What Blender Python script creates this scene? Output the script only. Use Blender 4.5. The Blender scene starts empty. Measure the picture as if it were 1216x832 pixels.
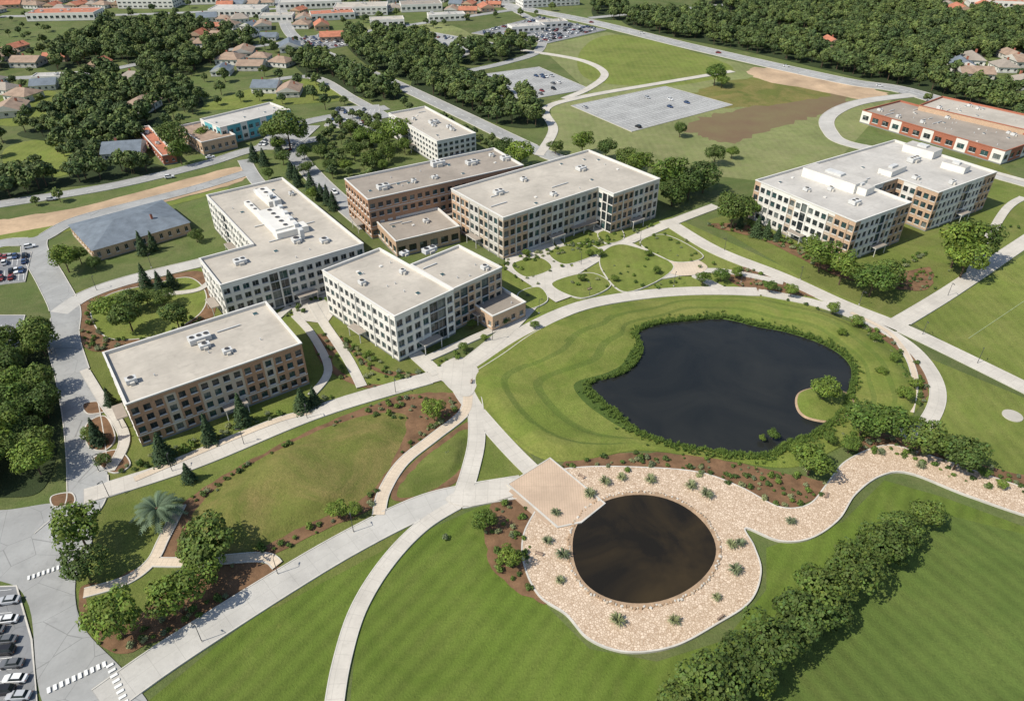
import bpy, bmesh, math, random
import numpy as np
from mathutils import Vector, Matrix, noise as mnoise
from mathutils.geometry import tessellate_polygon
random.seed(7); np.random.seed(7)
CH=130.0; PI=math.pi; PT=math.radians(35); FL=850.0
SP,CP=math.sin(PT),math.cos(PT)
def G(u,v,z=0.0):
    """site survey: photo measurement -> site coordinates (metres) on the level z"""
    a=(u-608)/FL; b=(416-v)/FL
    t=(CH-z)/(SP-b*CP)
    return Vector((a*t,t*(CP+b*SP),z))
def pxm(v,z=0):
    b=(416-v)/FL
    return FL/((CH-z)/(SP-b*CP))
scene=bpy.context.scene
# ------------------------------------------------------------------ materials
class NT:
    def __init__(s,name):
        s.m=bpy.data.materials.new(name); s.m.use_nodes=True
        s.t=s.m.node_tree; s.n=s.t.nodes; s.l=s.t.links
        s.b=s.n['Principled BSDF']
        s.b.inputs['Specular IOR Level'].default_value=0.25
        s.geo=s.n.new('ShaderNodeNewGeometry')
    def noise(s,scale,detail=3,rough=.55,vec=None,dist=0):
        n=s.n.new('ShaderNodeTexNoise'); n.inputs['Scale'].default_value=scale
        n.inputs['Detail'].default_value=detail; n.inputs['Roughness'].default_value=rough
        n.inputs['Distortion'].default_value=dist
        s.l.new(vec or s.geo.outputs['Position'],n.inputs['Vector']); return n.outputs['Fac']
    def ramp(s,f,a,b,ca=0.0,cb=1.0):
        r=s.n.new('ShaderNodeMapRange'); r.inputs['From Min'].default_value=a; r.inputs['From Max'].default_value=b
        r.inputs['To Min'].default_value=ca; r.inputs['To Max'].default_value=cb
        s.l.new(f,r.inputs['Value']); return r.outputs['Result']
    def mix(s,f,a,b,mode='MIX'):
        m=s.n.new('ShaderNodeMix'); m.data_type='RGBA'; m.blend_type=mode
        for i,x in ((0,f),(6,a),(7,b)):
            if isinstance(x,(int,float)): m.inputs[i].default_value=x
            elif isinstance(x,tuple): m.inputs[i].default_value=(*x[:3],1)
            else: s.l.new(x,m.inputs[i])
        return m.outputs[2]
    def math(s,op,a,b=0.0):
        m=s.n.new('ShaderNodeMath'); m.operation=op
        for i,x in ((0,a),(1,b)):
            if isinstance(x,(int,float)): m.inputs[i].default_value=x
            else: s.l.new(x,m.inputs[i])
        return m.outputs[0]
    def bump(s,f,st=.3,d=.1):
        b=s.n.new('ShaderNodeBump'); b.inputs['Strength'].default_value=st; b.inputs['Distance'].default_value=d
        s.l.new(f,b.inputs['Height']); s.l.new(b.outputs[0],s.b.inputs['Normal'])
    def out(s,c,rough=.8):
        if isinstance(c,tuple): s.b.inputs['Base Color'].default_value=(*c,1)
        else: s.l.new(c,s.b.inputs['Base Color'])
        s.b.inputs['Roughness'].default_value=rough
        return s.m
def sc(c,k): return tuple(x*k for x in c)
def grass(name,c,dry=(.20,.17,.06),dryamt=.5,mow=0.0,big=.018,ang=0):
    t=NT(name); c=(c[0]*1.2,c[1]*1.1,c[2]*1.1)
    n1=t.ramp(t.noise(big,4,.6),.35,.68); n2=t.ramp(t.noise(.06,7,.7,dist=1.1),.40,.66); n3=t.ramp(t.noise(1.5,4,.75),.3,.7); n4=t.ramp(t.noise(.3,5,.7),.47,.7); n5=t.ramp(t.noise(.04,6,.65,dist=1.8),.48,.66)
    n6=t.ramp(t.noise(.6,4,.7,dist=.5),.62,.76)
    col=t.mix(n1,sc(c,.70),sc(c,1.22))
    col=t.mix(t.math('MULTIPLY',n5,.6),col,sc(c,.55))
    col=t.mix(t.math('MULTIPLY',n2,dryamt),col,dry)
    col=t.mix(t.math('MULTIPLY',n4,.42),col,sc(c,.6))
    col=t.mix(t.math('MULTIPLY',n6,.35),col,(dry[0]*1.15,dry[1]*1.05,dry[2]))
    col=t.mix(t.math('MULTIPLY',n3,.6),col,sc(c,.5))
    if mow>0:
        mp=t.n.new('ShaderNodeMapping'); mp.inputs['Rotation'].default_value=(0,0,ang)
        t.l.new(t.geo.outputs['Position'],mp.inputs['Vector'])
        w=t.n.new('ShaderNodeTexWave'); w.inputs['Scale'].default_value=.085; w.inputs['Distortion'].default_value=3.5
        w.inputs['Detail'].default_value=2; w.inputs['Detail Scale'].default_value=.2
        t.l.new(mp.outputs[0],w.inputs['Vector'])
        col=t.mix(t.math('MULTIPLY',w.outputs['Fac'],mow),col,sc(c,1.4))
    t.bump(t.noise(2.2,4,.7),.8,.3)
    return t.out(col,.95)
def rough(name,c,var=.25,s1=.15,s2=3.0,r=.85,bump=.2,c2=None):
    t=NT(name)
    n1=t.ramp(t.noise(s1,4,.6),.3,.7); n2=t.ramp(t.noise(s2,4,.65),.3,.7)
    col=t.mix(n1,sc(c,1-var),c2 or sc(c,1+var*.6))
    col=t.mix(t.math('MULTIPLY',n2,var),col,sc(c,.55))
    t.bump(n2,bump,.05)
    return t.out(col,r)
def asphalt(name,c):
    t=NT(name)
    n1=t.ramp(t.noise(.06,5,.65,dist=.8),.35,.65); n2=t.ramp(t.noise(1.5,4,.7),.3,.7); n3=t.ramp(t.noise(.25,5,.7,dist=2),.55,.68)
    v=t.n.new('ShaderNodeTexVoronoi'); v.feature='DISTANCE_TO_EDGE'; v.inputs['Scale'].default_value=.11; t.l.new(t.geo.outputs['Position'],v.inputs['Vector'])
    cr=t.math('LESS_THAN',v.outputs['Distance'],.006)
    col=t.mix(n1,sc(c,.82),sc(c,1.1)); col=t.mix(t.math('MULTIPLY',n2,.2),col,sc(c,.6)); col=t.mix(t.math('MULTIPLY',n3,.38),col,sc(c,.62)); col=t.mix(t.math('MULTIPLY',cr,.45),col,sc(c,.35))
    return t.out(col,.85)
def paving(name,c,joint=3.0,acr=2.2):
    t=NT(name)
    uv=t.n.new('ShaderNodeUVMap'); sx=t.n.new('ShaderNodeSeparateXYZ'); t.l.new(uv.outputs[0],sx.inputs[0])
    def line(o,per,w):
        f=t.math('FRACT',t.math('DIVIDE',o,per)); return t.math('LESS_THAN',f,w/per)
    ln=t.math('MAXIMUM',line(sx.outputs[0],joint,.10),line(sx.outputs[1],acr,.08))
    n1=t.ramp(t.noise(.1,4,.65),.3,.7); n2=t.ramp(t.noise(1.8,5,.7),.3,.75); n3=t.ramp(t.noise(.45,3,.6),.58,.8)
    col=t.mix(n1,sc(c,.80),sc(c,1.08)); col=t.mix(t.math('MULTIPLY',n2,.25),col,sc(c,.6))
    col=t.mix(t.math('MULTIPLY',n3,.38),col,sc(c,.62))
    col=t.mix(t.math('MULTIPLY',ln,.38),col,sc(c,.45))
    return t.out(col,.85)
M={}
M['ground']=grass('ground_grass',(.10,.150,.04),(.23,.205,.10),.5,0,.008)
M['lawn']=grass('lawn_grass',(.125,.175,.034),(.27,.24,.09),.5)
M['lawnb']=grass('lawn_bright',(.15,.205,.040),(.29,.27,.09),.5,.12)
M['lawnd']=grass('lawn_deep',(.098,.158,.022),(.20,.22,.055),.5,.25,.02,.6)
M['lawne']=grass('lawn_east',(.088,.142,.028),(.17,.195,.05),.45,.25,.02,-.5)
M['lawny']=grass('lawn_dry',(.135,.165,.036),(.28,.215,.08),.95)
M['bank']=grass('bank_grass',(.145,.205,.036),(.29,.27,.08),.65)
M['bankd']=grass('bank_dark_grass',(.115,.175,.03),(.22,.22,.07),.5)  # darker, drier-toned green than the rest of the bank
M['reed']=grass('reed_grass',(.065,.12,.022),(.10,.11,.03),.4)
M['field']=grass('field_grass',(.18,.225,.08),(.32,.29,.15),.6,.1)
M['ffloor']=grass('forest_floor',(.035,.06,.02),(.06,.06,.025),.3)
M['brown']=rough('dry_field',(.25,.165,.095),.35,.05,.6,c2=(.18,.15,.07))
M['dirt']=rough('bare_earth',(.50,.36,.23),.35,.06,.7)
M['mulch']=rough('mulch',(.20,.115,.062),.45,.25,2.5,.95,.6)
M['conc']=paving('concrete_path',(.57,.53,.46))
M['conc2']=paving('concrete_road',(.50,.48,.435),5,3.6)
M['cream']=paving('cream_path',(.64,.53,.40),1.2,1.0)
M['asph']=asphalt('asphalt',(.35,.35,.335))
M['asphd']=asphalt('asphalt_dark',(.235,.24,.245))
M['kerb']=rough('kerb_concrete',(.56,.53,.47),.15,.4,3)
M['paint']=rough('road_paint',(.78,.78,.75),.15,.8,4)
M['paintf']=rough('worn_field_paint',(.32,.38,.2),.3,.8,4)
M['deck']=paving('deck_boards',(.56,.42,.30),.6,4.5)
M['rim']=rough('stone_rim',(.40,.28,.18),.3,.5,3)
def pebble():
    t=NT('pebble_paving')
    S=1.75
    v=t.n.new('ShaderNodeTexVoronoi'); v.feature='DISTANCE_TO_EDGE'; v.inputs['Scale'].default_value=S
    t.l.new(t.geo.outputs['Position'],v.inputs['Vector'])
    v2=t.n.new('ShaderNodeTexVoronoi'); v2.inputs['Scale'].default_value=S; t.l.new(t.geo.outputs['Position'],v2.inputs['Vector'])
    sp=t.n.new('ShaderNodeSeparateColor'); t.l.new(v2.outputs['Color'],sp.inputs[0])
    col=t.mix(sp.outputs[0],(.50,.385,.275),(.72,.585,.445))
    e=t.ramp(v.outputs['Distance'],.03,.13)
    col=t.mix(e,(.38,.27,.18),col)
    col=t.mix(t.ramp(t.noise(.12,4),.45,.75,0,.35),col,(.46,.34,.23))
    t.bump(e,.4,.08); return t.out(col,.85)
M['pebble']=pebble()
def water(name,c,c2,sp=.28,a=.35,b=.7):
    t=NT(name); col=t.mix(t.ramp(t.noise(.035,4,.6,dist=1),a,b),c,c2)
    t.bump(t.noise(1.6,3,.6),.08,.05); t.b.inputs['Specular IOR Level'].default_value=sp
    return t.out(col,.14)
M['water']=water('pond_water',(.014,.016,.016),(.027,.028,.025))
M['water2']=water('pool_water',(.014,.011,.006),(.045,.031,.013),.4,.42,.72)
# building mats
M['white']=rough('white_render',(.74,.715,.65),.1,.1,1.0)
M['offw']=rough('grey_render',(.56,.53,.47),.12,.1,1)
M['beige']=rough('beige_panel',(.52,.43,.33),.12,.1,1)
M['grey']=rough('grey_panel',(.25,.25,.24),.15,.2,1)
def brick(name,c):
    t=NT(name)
    sx=t.n.new('ShaderNodeSeparateXYZ'); t.l.new(t.geo.outputs['Position'],sx.inputs[0])
    f=t.math('FRACT',t.math('MULTIPLY',sx.outputs[2],2.2)); ln=t.math('LESS_THAN',f,.16)
    n=t.ramp(t.noise(2.2,4,.7),.3,.7); n1=t.ramp(t.noise(.2,3),.3,.7)
    col=t.mix(n,sc(c,.75),sc(c,1.2)); col=t.mix(t.math('MULTIPLY',n1,.3),col,sc(c,.7))
    col=t.mix(t.math('MULTIPLY',ln,.25),col,sc(c,1.5)); return t.out(col,.9)
M['brick']=brick('brown_brick',(.42,.25,.155))
M['brickt']=brick('tan_brick',(.52,.365,.245))
M['redb']=brick('red_brick',(.38,.14,.085))
M['teal']=rough('teal_panel',(.14,.42,.46),.15)
def roofm(name,c):
    t=NT(name)
    n1=t.ramp(t.noise(.07,5,.65),.32,.68); n2=t.ramp(t.noise(.6,4,.7),.4,.75); n3=t.ramp(t.noise(.22,4,.6,dist=1.5),.56,.7)
    sx=t.n.new('ShaderNodeSeparateXYZ')
    mp=t.n.new('ShaderNodeMapping'); mp.inputs['Rotation'].default_value=(0,0,.9); t.l.new(t.geo.outputs['Position'],mp.inputs['Vector']); t.l.new(mp.outputs[0],sx.inputs[0])
    f=t.math('FRACT',t.math('DIVIDE',sx.outputs[0],3.0)); ln=t.math('LESS_THAN',f,.05)
    col=t.mix(n1,sc(c,.78),sc(c,1.08)); col=t.mix(t.math('MULTIPLY',n2,.28),col,sc(c,.6))
    col=t.mix(t.math('MULTIPLY',n3,.45),col,sc(c,.64)); col=t.mix(t.math('MULTIPLY',ln,.24),col,sc(c,.6))
    return t.out(col,.9)
M['roof']=roofm('flat_roof',(.49,.445,.375))
M['roofl']=roofm('flat_roof_light',(.51,.485,.44))
M['roofd']=roofm('flat_roof_brown',(.34,.295,.245))
M['roofs']=rough('slate_roof',(.17,.20,.23),.25,.3,2)
M['roofr']=rough('tile_roof_red',(.48,.19,.115),.3,.3,2)
M['rooft']=rough('tile_roof_tan',(.36,.26,.19),.3,.3,2)
M['cop']=rough('coping',(.66,.64,.59),.1)
M['metal']=rough('hvac_metal',(.60,.60,.58),.15,.5,2,.5)
M['dark']=rough('dark_vent',(.05,.05,.055),.2)
def glass(name,c,r=.12):
    t=NT(name); t.b.inputs['Specular IOR Level'].default_value=.5
    return t.out(t.mix(t.ramp(t.noise(.5,2),.3,.7),sc(c,.6),sc(c,1.4)),r)
M['g1']=glass('window_dark',(.022,.030,.033)); M['g2']=glass('window_teal',(.03,.07,.07)); M['g3']=glass('window_blind',(.14,.16,.15),.3)
M['frame']=rough('window_frame',(.38,.38,.37),.1)
M['framed']=rough('window_frame_dark',(.07,.07,.075),.1)
def leafm(name,c,trl=True):
    t=NT(name)
    a=t.n.new('ShaderNodeAttribute'); a.attribute_name='tint'
    oi=t.n.new('ShaderNodeObjectInfo')
    base=t.mix(oi.outputs['Random'],sc(c,.75),(c[0]*1.4,c[1]*1.2,c[2]))
    col=t.mix(1.0,base,a.outputs['Color'],'MULTIPLY')
    d=t.out(col,.7)
    if trl:
        tr=t.n.new('ShaderNodeBsdfTranslucent'); ms=t.n.new('ShaderNodeMixShader'); ms.inputs[0].default_value=.2
        t.l.new(col,tr.inputs[0]); t.l.new(t.b.outputs[0],ms.inputs[1]); t.l.new(tr.outputs[0],ms.inputs[2])
        t.l.new(ms.outputs[0],t.n['Material Output'].inputs[0])
    return d
M['leaf']=leafm('leaf_green',(.085,.145,.040)); M['leafb']=leafm('leaf_bright',(.115,.195,.042)); M['leaff']=leafm('leaf_forest',(.080,.128,.046),False)
M['leafd']=leafm('needle_dark',(.045,.085,.038)); M['leafg']=leafm('leaf_grey',(.20,.25,.14)); M['palm']=leafm('palm_leaf',(.16,.23,.14))
M['bark']=rough('bark',(.12,.085,.055),.3,.8,4)
# ------------------------------------------------------------------ mesh helpers
class MB:
    def __init__(s): s.v=[]; s.f=[]; s.m=[]; s.mats=[]; s.uv=None
    def mi(s,k):
        if k not in s.mats: s.mats.append(k)
        return s.mats.index(k)
    def q(s,pts,k):
        i=len(s.v); s.v.extend([tuple(p) for p in pts]); s.f.append(tuple(range(i,i+len(pts)))); s.m.append(s.mi(k))
    def box(s,c,d,k,rot=0,top=None,taper=1.0):
        """c = centre of base, d = dims"""
        cr,sr=math.cos(rot),math.sin(rot); w,l,h=d[0]/2,d[1]/2,d[2]
        def P(x,y,z): return (c[0]+x*cr-y*sr,c[1]+x*sr+y*cr,c[2]+z)
        b=[P(-w,-l,0),P(w,-l,0),P(w,l,0),P(-w,l,0)]; t=[P(-w*taper,-l*taper,h),P(w*taper,-l*taper,h),P(w*taper,l*taper,h),P(-w*taper,l*taper,h)]
        for i in range(4):
            j=(i+1)%4; s.q([b[i],b[j],t[j],t[i]],k)
        s.q(t,top or k)
    def cyl(s,c,r,h,k,n=10,r2=None,top=None):
        r2=r if r2 is None else r2
        a=[(c[0]+r*math.cos(2*PI*i/n),c[1]+r*math.sin(2*PI*i/n),c[2]) for i in range(n)]
        b=[(c[0]+r2*math.cos(2*PI*i/n),c[1]+r2*math.sin(2*PI*i/n),c[2]+h) for i in range(n)]
        for i in range(n): s.q([a[i],a[(i+1)%n],b[(i+1)%n],b[i]],k)
        s.q(b,top or k)
    def mesh(s,name):
        me=bpy.data.meshes.new(name); me.from_pydata(s.v,[],s.f)
        for k in s.mats: me.materials.append(M[k])
        me.polygons.foreach_set('material_index',s.m); me.update(); return me
    def obj(s,name,loc=None):
        o=bpy.data.objects.new(name,s.mesh(name)); scene.collection.objects.link(o)
        if loc: o.location=loc
        return o
def addobj(name,me,loc=(0,0,0),rot=0,scale=1):
    o=bpy.data.objects.new(name,me); o.location=loc; o.rotation_euler=(0,0,rot)
    o.scale=(scale,)*3 if isinstance(scale,(int,float)) else scale
    scene.collection.objects.link(o); return o
def catmull(p,closed,n=8):
    p=[Vector((a[0],a[1])) for a in p]; N=len(p); out=[]
    rng=N if closed else N-1
    for i in range(rng):
        if closed: p0,p1,p2,p3=p[i-1],p[i],p[(i+1)%N],p[(i+2)%N]
        else: p0=p[max(i-1,0)];p1=p[i];p2=p[i+1];p3=p[min(i+2,N-1)]
        for k in range(n):
            t=k/n; out.append(.5*((2*p1)+(p2-p0)*t+(2*p0-5*p1+4*p2-p3)*t*t+(3*p1-p0-3*p2+p3)*t**3))
    if not closed: out.append(p[-1])
    return out
ZC={'lawn':.02,'mulch':.12,'road':.20,'path':.30,'mark':.50}
def nz(k): ZC[k]+=.004; return ZC[k]
def sheet(name,w,mat,z,rimw=0):
    """w : world xy list -> flat sheet"""
    vs=[Vector((a[0],a[1],0)) for a in w]
    tris=tessellate_polygon([vs])
    me=bpy.data.meshes.new(name)
    ff=[]
    for t in tris:
        a,b,c=[vs[i] for i in t]
        ff.append(t if (b-a).cross(c-a).z>0 else (t[0],t[2],t[1]))
    me.from_pydata([(a.x,a.y,z) for a in vs],[],ff)
    uv=me.uv_layers.new(name='UVMap')
    for lp in me.loops: uv.data[lp.index].uv=(vs[lp.vertex_index].x,vs[lp.vertex_index].y)
    me.materials.append(M[mat]); return addobj(name,me)
def area(name,pts,mat,lay,smooth=True,edge=None,z=None,rag=0):
    pp=catmull(pts,True,8) if smooth else pts
    w=[G(a[0],a[1]).xy for a in pp]; z=z or nz(lay)
    if rag: w=[p+Vector((mnoise.noise(Vector((p.x*.35,p.y*.35,1))),mnoise.noise(Vector((p.x*.35,p.y*.35,7)))))*rag for p in w]
    o=sheet(name,w,mat,z)
    if edge: ring(name+'_edging',w,edge,z+.06)
    return w,z
def mound(name,pts,mat,h,lay='mulch',K=14):
    w=[G(a[0],a[1]).xy for a in catmull(pts,True,8)]; w=[p+Vector((mnoise.noise(Vector((p.x*.35,p.y*.35,1))),mnoise.noise(Vector((p.x*.35,p.y*.35,7)))))*.7 for p in w]
    c=sum(w,Vector((0,0)))/len(w); z=nz(lay); n=len(w); V=[];F=[]
    for k in range(K):
        s=1-k/K
        for p in w:
            q=c+(p-c)*s; f=min(1,(1-s)*2.2); f=f*f*(3-2*f)
            V.append((q.x,q.y,z+(0 if k==0 else h*f*(.75+.9*mnoise.noise(Vector((q.x*.07,q.y*.07,h)))))))
    V.append((c.x,c.y,z+h*(.75+.9*mnoise.noise(Vector((c.x*.07,c.y*.07,h))))))
    for k in range(K-1):
        for i in range(n): j=(i+1)%n; F.append((k*n+i,k*n+j,(k+1)*n+j,(k+1)*n+i))
    for i in range(n): F.append(((K-1)*n+i,(K-1)*n+(i+1)%n,K*n))
    me=bpy.data.meshes.new(name); me.from_pydata(V,[],F); me.materials.append(M[mat]); me.polygons.foreach_set('use_smooth',[True]*len(F))
    bm=bmesh.new(); bm.from_mesh(me); bmesh.ops.recalc_face_normals(bm,faces=bm.faces); bm.to_mesh(me); bm.free()
    return addobj(name,me)
def ring(name,w,wd,z,mat='kerb'):
    N=len(w); mb=MB(); A=[];B=[]
    for i in range(N):
        d=(Vector(w[(i+1)%N])-Vector(w[i-1])); 
        if d.length<1e-6: d=Vector((1,0))
        d.normalize(); n=Vector((d.y,-d.x)); A.append(Vector(w[i])+n*wd/2); B.append(Vector(w[i])-n*wd/2)
    for i in range(N):
        j=(i+1)%N
        mb.q([(*A[i],z),(*A[j],z),(*B[j],z),(*B[i],z)],mat)
        mb.q([(*A[i],0),(*A[j],0),(*A[j],z),(*A[i],z)],mat); mb.q([(*B[i],0),(*B[j],0),(*B[j],z),(*B[i],z)],mat)
    return mb.obj(name)
STR=[]
def strip(name,pts,wd,mat,lay,kerb=.25,smooth=True,w2=None):
    pp=catmull(pts,False,8) if smooth else [Vector(a) for a in pts]
    c=[G(a[0],a[1]).xy for a in pp]; N=len(c); z=nz(lay); L=[];R=[];d0=0;D=[]
    for i in range(N):
        d=(c[min(i+1,N-1)]-c[max(i-1,0)]).normalized(); n=Vector((-d.y,d.x)); ww=wd if w2 is None else wd+(w2-wd)*i/(N-1)
        L.append(c[i]+n*ww/2); R.append(c[i]-n*ww/2)
        if i: d0+=(c[i]-c[i-1]).length
        D.append(d0)
    me=bpy.data.meshes.new(name); vs=[];fs=[];uvs=[]
    for i in range(N): vs+= [(*L[i],z),(*R[i],z)]; uvs+=[(D[i],wd),(D[i],0)]
    for i in range(N-1): fs.append((2*i+1,2*i+3,2*i+2,2*i))
    me.from_pydata(vs,[],fs); uv=me.uv_layers.new(name='UVMap')
    for lp in me.loops: uv.data[lp.index].uv=uvs[lp.vertex_index]
    me.materials.append(M[mat]); addobj(name,me)
    STR.append(dict(c=c,L=L,R=R,z=z,w=wd,kerb=kerb,lay=lay,id=len(STR)))
    return STR[-1]
def near_strip(p,margin=0,skip=-1):
    for s in STR:
        if s['id']==skip: continue
        c=s['cn'] if 'cn' in s else s.setdefault('cn',np.array([tuple(a) for a in s['c']]))
        a=c[:-1]; b=c[1:]; ab=b-a; ap=np.array([p[0],p[1]])-a
        t=np.clip((ap*ab).sum(1)/np.maximum((ab*ab).sum(1),1e-9),0,1)
        d=np.linalg.norm(ap-ab*t[:,None],axis=1).min()
        if d<s['w']/2+margin: return True
    return False
def kerbs():
    mb=MB()
    for s in STR:
        if not s['kerb']: continue
        k=s['kerb']; h=.12 if s['lay']=='road' else .04
        for side,sg in ((s['L'],1),(s['R'],-1)):
            for i in range(len(side)-1):
                a,b=side[i],side[i+1]
                if (b-a).length<.05: continue
                m=(a+b)/2
                if near_strip(m,.05,s['id']) : continue
                d=(b-a).normalized(); n=Vector((-d.y,d.x))*sg
                a2,b2=a+n*k,b+n*k; z=s['z']+h
                mb.q([(*a,z),(*b,z),(*b2,z),(*a2,z)],'kerb')
                mb.q([(*a,s['z']-.1),(*b,s['z']-.1),(*b,z),(*a,z)],'kerb'); mb.q([(*a2,0),(*b2,0),(*b2,z),(*a2,z)],'kerb')
    mb.obj('kerb')
def dashes(s,off,dash,gap,wd,mat='paint',name='lane_marking'):
    mb=MB(); c=s['c']; z=s['z']+.012
    on=True; rem=dash
    for i in range(len(c)-1):
        a,b=c[i],c[i+1]; L=(b-a).length
        if L<1e-6: continue
        d=(b-a)/L; n=Vector((-d.y,d.x)); p=0
        while p<L-1e-6:
            st=min(rem,L-p)
            if on:
                q0=a+d*p+n*off; q1=a+d*(p+st)+n*off
                if not near_strip(q0,0,s['id']):
                    mb.q([(*(q0-n*wd/2),z),(*(q1-n*wd/2),z),(*(q1+n*wd/2),z),(*(q0+n*wd/2),z)],mat)
            p+=st; rem-=st
            if rem<1e-6:
                if gap<=0: rem=dash
                else:
                    on=not on; rem=dash if on else gap
    mb.obj(name)
# ------------------------------------------------------------------ ground
S=4000
sheet('ground',[(-S,-S/2),(S,-S/2),(S,S*1.5),(-S,S*1.5)],'ground',0)
area('lawn',[(415,840),(425,740),(460,675),(510,628),(600,588),(640,640),(650,720),(700,770),(780,785),(860,760),(910,700),(910,650),(1000,620),(1050,570),(1120,590),(1230,630),(1230,850),(420,850)],'lawnd','lawn',False)
area('lawn',[(800,850),(860,800),(960,730),(1060,650),(1120,610),(1240,640),(1240,860)],'lawne','lawn',False)
area('lawn',[(160,845),(240,780),(330,710),(470,630),(430,720),(395,840)],'lawnd','lawn',False)
area('lawn',[(80,545),(240,520),(480,430),(600,470),(640,560),(480,640),(330,720),(110,770),(90,700),(110,600)],'lawn','lawn',False)
area('lawn',[(90,345),(240,310),(420,380),(540,430),(520,450),(240,545),(110,560)],'lawn','lawn',False)
area('lawn',[(560,330),(690,270),(800,258),(960,330),(1080,380),(1000,370),(760,350),(600,400)],'lawnb','lawn',False)
area('lawn',[(840,262),(905,240),(1180,190),(1230,230),(1230,290),(1080,385),(960,335)],'lawn','lawn',False)
area('sports_field',[(1085,385),(1235,290),(1235,470)],'lawnb','lawn',False)
area('lawn',[(1090,420),(1235,480),(1235,600),(1120,560),(1100,500)],'lawnb','lawn',False)
area('meadow',[(640,55),(720,38),(900,80),(1060,118),(1000,185),(900,215),(770,200),(650,180),(655,120),(700,110)],'field','lawn',False)
area('meadow',[(690,60),(740,42),(870,80),(800,102),(700,95)],'lawnb','lawn',True)
area('dry_field',[(812,152),(835,140),(885,128),(985,108),(1008,118),(1000,130),(960,140),(905,158),(865,170),(835,163)],'brown','lawn',rag=5)
area('dry_field',[(815,122),(840,105),(900,92),(990,106),(960,118),(880,128)],'lawny','lawn',rag=5)
area('bare_earth',[(900,80),(960,90),(1050,110),(1035,120),(980,110),(895,92)],'dirt','lawn',rag=4)
area('bare_earth',[(0,262),(120,240),(270,200),(292,207),(280,218),(150,250),(-30,290),(-60,275)],'dirt','lawn',rag=2.5)
area('verge',[(-60,292),(150,252),(260,225),(250,232),(80,275),(-60,310)],'lawnb','lawn')
area('clearing',[(5,178),(60,165),(115,178),(90,205),(20,212)],'lawnb','lawn')
area('clearing',[(0,118),(60,108),(80,130),(20,150),(-20,140)],'lawnb','lawn')
area('clearing',[(300,105),(370,95),(430,115),(340,125),(240,130)],'lawnb','lawn')
area('clearing',[(940,35),(1000,28),(1030,45),(980,58)],'lawnb','lawn')
area('clearing',[(400,38),(520,28),(560,50),(450,60)],'field','lawn')
FOR=[
 [(60,62),(120,38),(200,28),(290,42),(300,62),(255,78),(240,80),(190,100),(140,72),(60,85)],
 [(105,85),(185,100),(230,110),(240,128),(195,135),(172,152),(120,150),(80,125)],
 [(-40,60),(10,60),(10,80),(-40,90)],
 [(85,100),(110,110),(130,150),(160,160),(90,170),(20,160),(75,140)],
 [(90,172),(150,155),(175,190),(195,200),(150,215),(60,225),(-20,243),(-30,222),(30,212),(85,208)],
 [(345,66),(400,75),(480,112),(440,118),(370,95)],
 [(410,45),(480,45),(530,62),(545,85),(500,98),(440,80)],
 [(495,92),(540,92),(600,112),(640,125),(645,150),(600,150),(540,128),(492,112)],
 [(545,60),(610,52),(635,62),(560,78)],
 [(705,8),(735,5),(742,22),(708,22)],
 [(745,18),(850,18),(900,30),(960,50),(1090,88),(1230,120),(1230,150),(1100,113),(1000,88),(880,60),(760,36)],
 [(850,0),(1100,-8),(1120,16),(1230,22),(1230,70),(1150,68),(1130,95),(1100,86),(960,42),(900,24)],
 [(-60,-14),(330,-16),(300,-2),(120,2),(-60,8)],
 [(-80,425),(55,418),(74,455),(74,500),(52,580),(-10,592),(-80,600)],
]
for f in FOR: area('forest_floor',f,'ffloor','lawn',True)
# lawn mound + mulch beds
area('mulch_bed',[(215,600),(300,545),(400,497),(480,470),(545,468),(556,488),(510,515),(468,560),(448,600),(380,632),(300,668),(215,690),(190,655)],'mulch','mulch',rag=.8)
mound('mound_lawn',[(222,640),(245,590),(310,545),(400,503),(470,490),(482,510),(462,555),(430,592),(350,630),(300,655),(250,660)],'lawny',2.4)
area('mulch_bed',[(465,592),(480,560),(520,525),(562,500),(562,540),(545,570),(500,592)],'mulch','mulch')
mound('oval_lawn',[(472,588),(488,560),(525,528),(556,510),(554,540),(538,566),(500,588)],'lawn',1.0)
area('mulch_bed',[(95,700),(130,690),(200,665),(330,672),(330,690),(230,740),(150,775),(110,755)],'mulch','mulch',rag=.8)
area('lawn_patch',[(102,702),(140,690),(190,672),(250,672),(200,700),(150,740),(120,745)],'lawn','mulch',rag=.8)
area('mulch_bed',[(88,375),(110,350),(170,335),(235,322),(255,345),(250,380),(200,405),(120,418),(95,405)],'mulch','mulch')
area('oval_lawn',[(108,372),(130,350),(180,338),(225,330),(245,350),(235,375),(190,398),(130,402)],'lawnb','mulch',edge=.35)
for e in ([(103,505),(125,495),(137,520),(125,535),(105,530)],[(112,545),(140,535),(155,552),(135,562)],[(62,590),(85,586),(88,598),(65,602)],[(100,480),(125,478),(128,488),(105,492)]): area('mulch_bed',e,'mulch','path',edge=.3)
area('mulch_bed',[(578,612),(600,588),(632,600),(628,640),(636,690),(650,716),(610,700),(580,665)],'mulch','mulch',rag=.8)
area('mulch_bed',[(672,548),(760,538),(850,545),(930,562),(985,575),(972,592),(930,603),(880,580),(800,562),(690,562)],'mulch','mulch',rag=.8)
area('mulch_bed',[(1005,512),(1070,520),(1150,548),(1230,570),(1230,592),(1140,572),(1070,545),(1010,535)],'mulch','mulch',rag=.8)
area('mulch_bed',[(1010,378),(1060,398),(1095,430),(1102,465),(1085,485),(1070,450),(1040,415)],'mulch','mulch',rag=.8)
area('mulch_bed',[(840,268),(905,285),(1000,330),(1095,345),(1105,318),(1060,325),(1010,325),(950,295),(890,268)],'mulch','mulch',rag=1.2)
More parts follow.
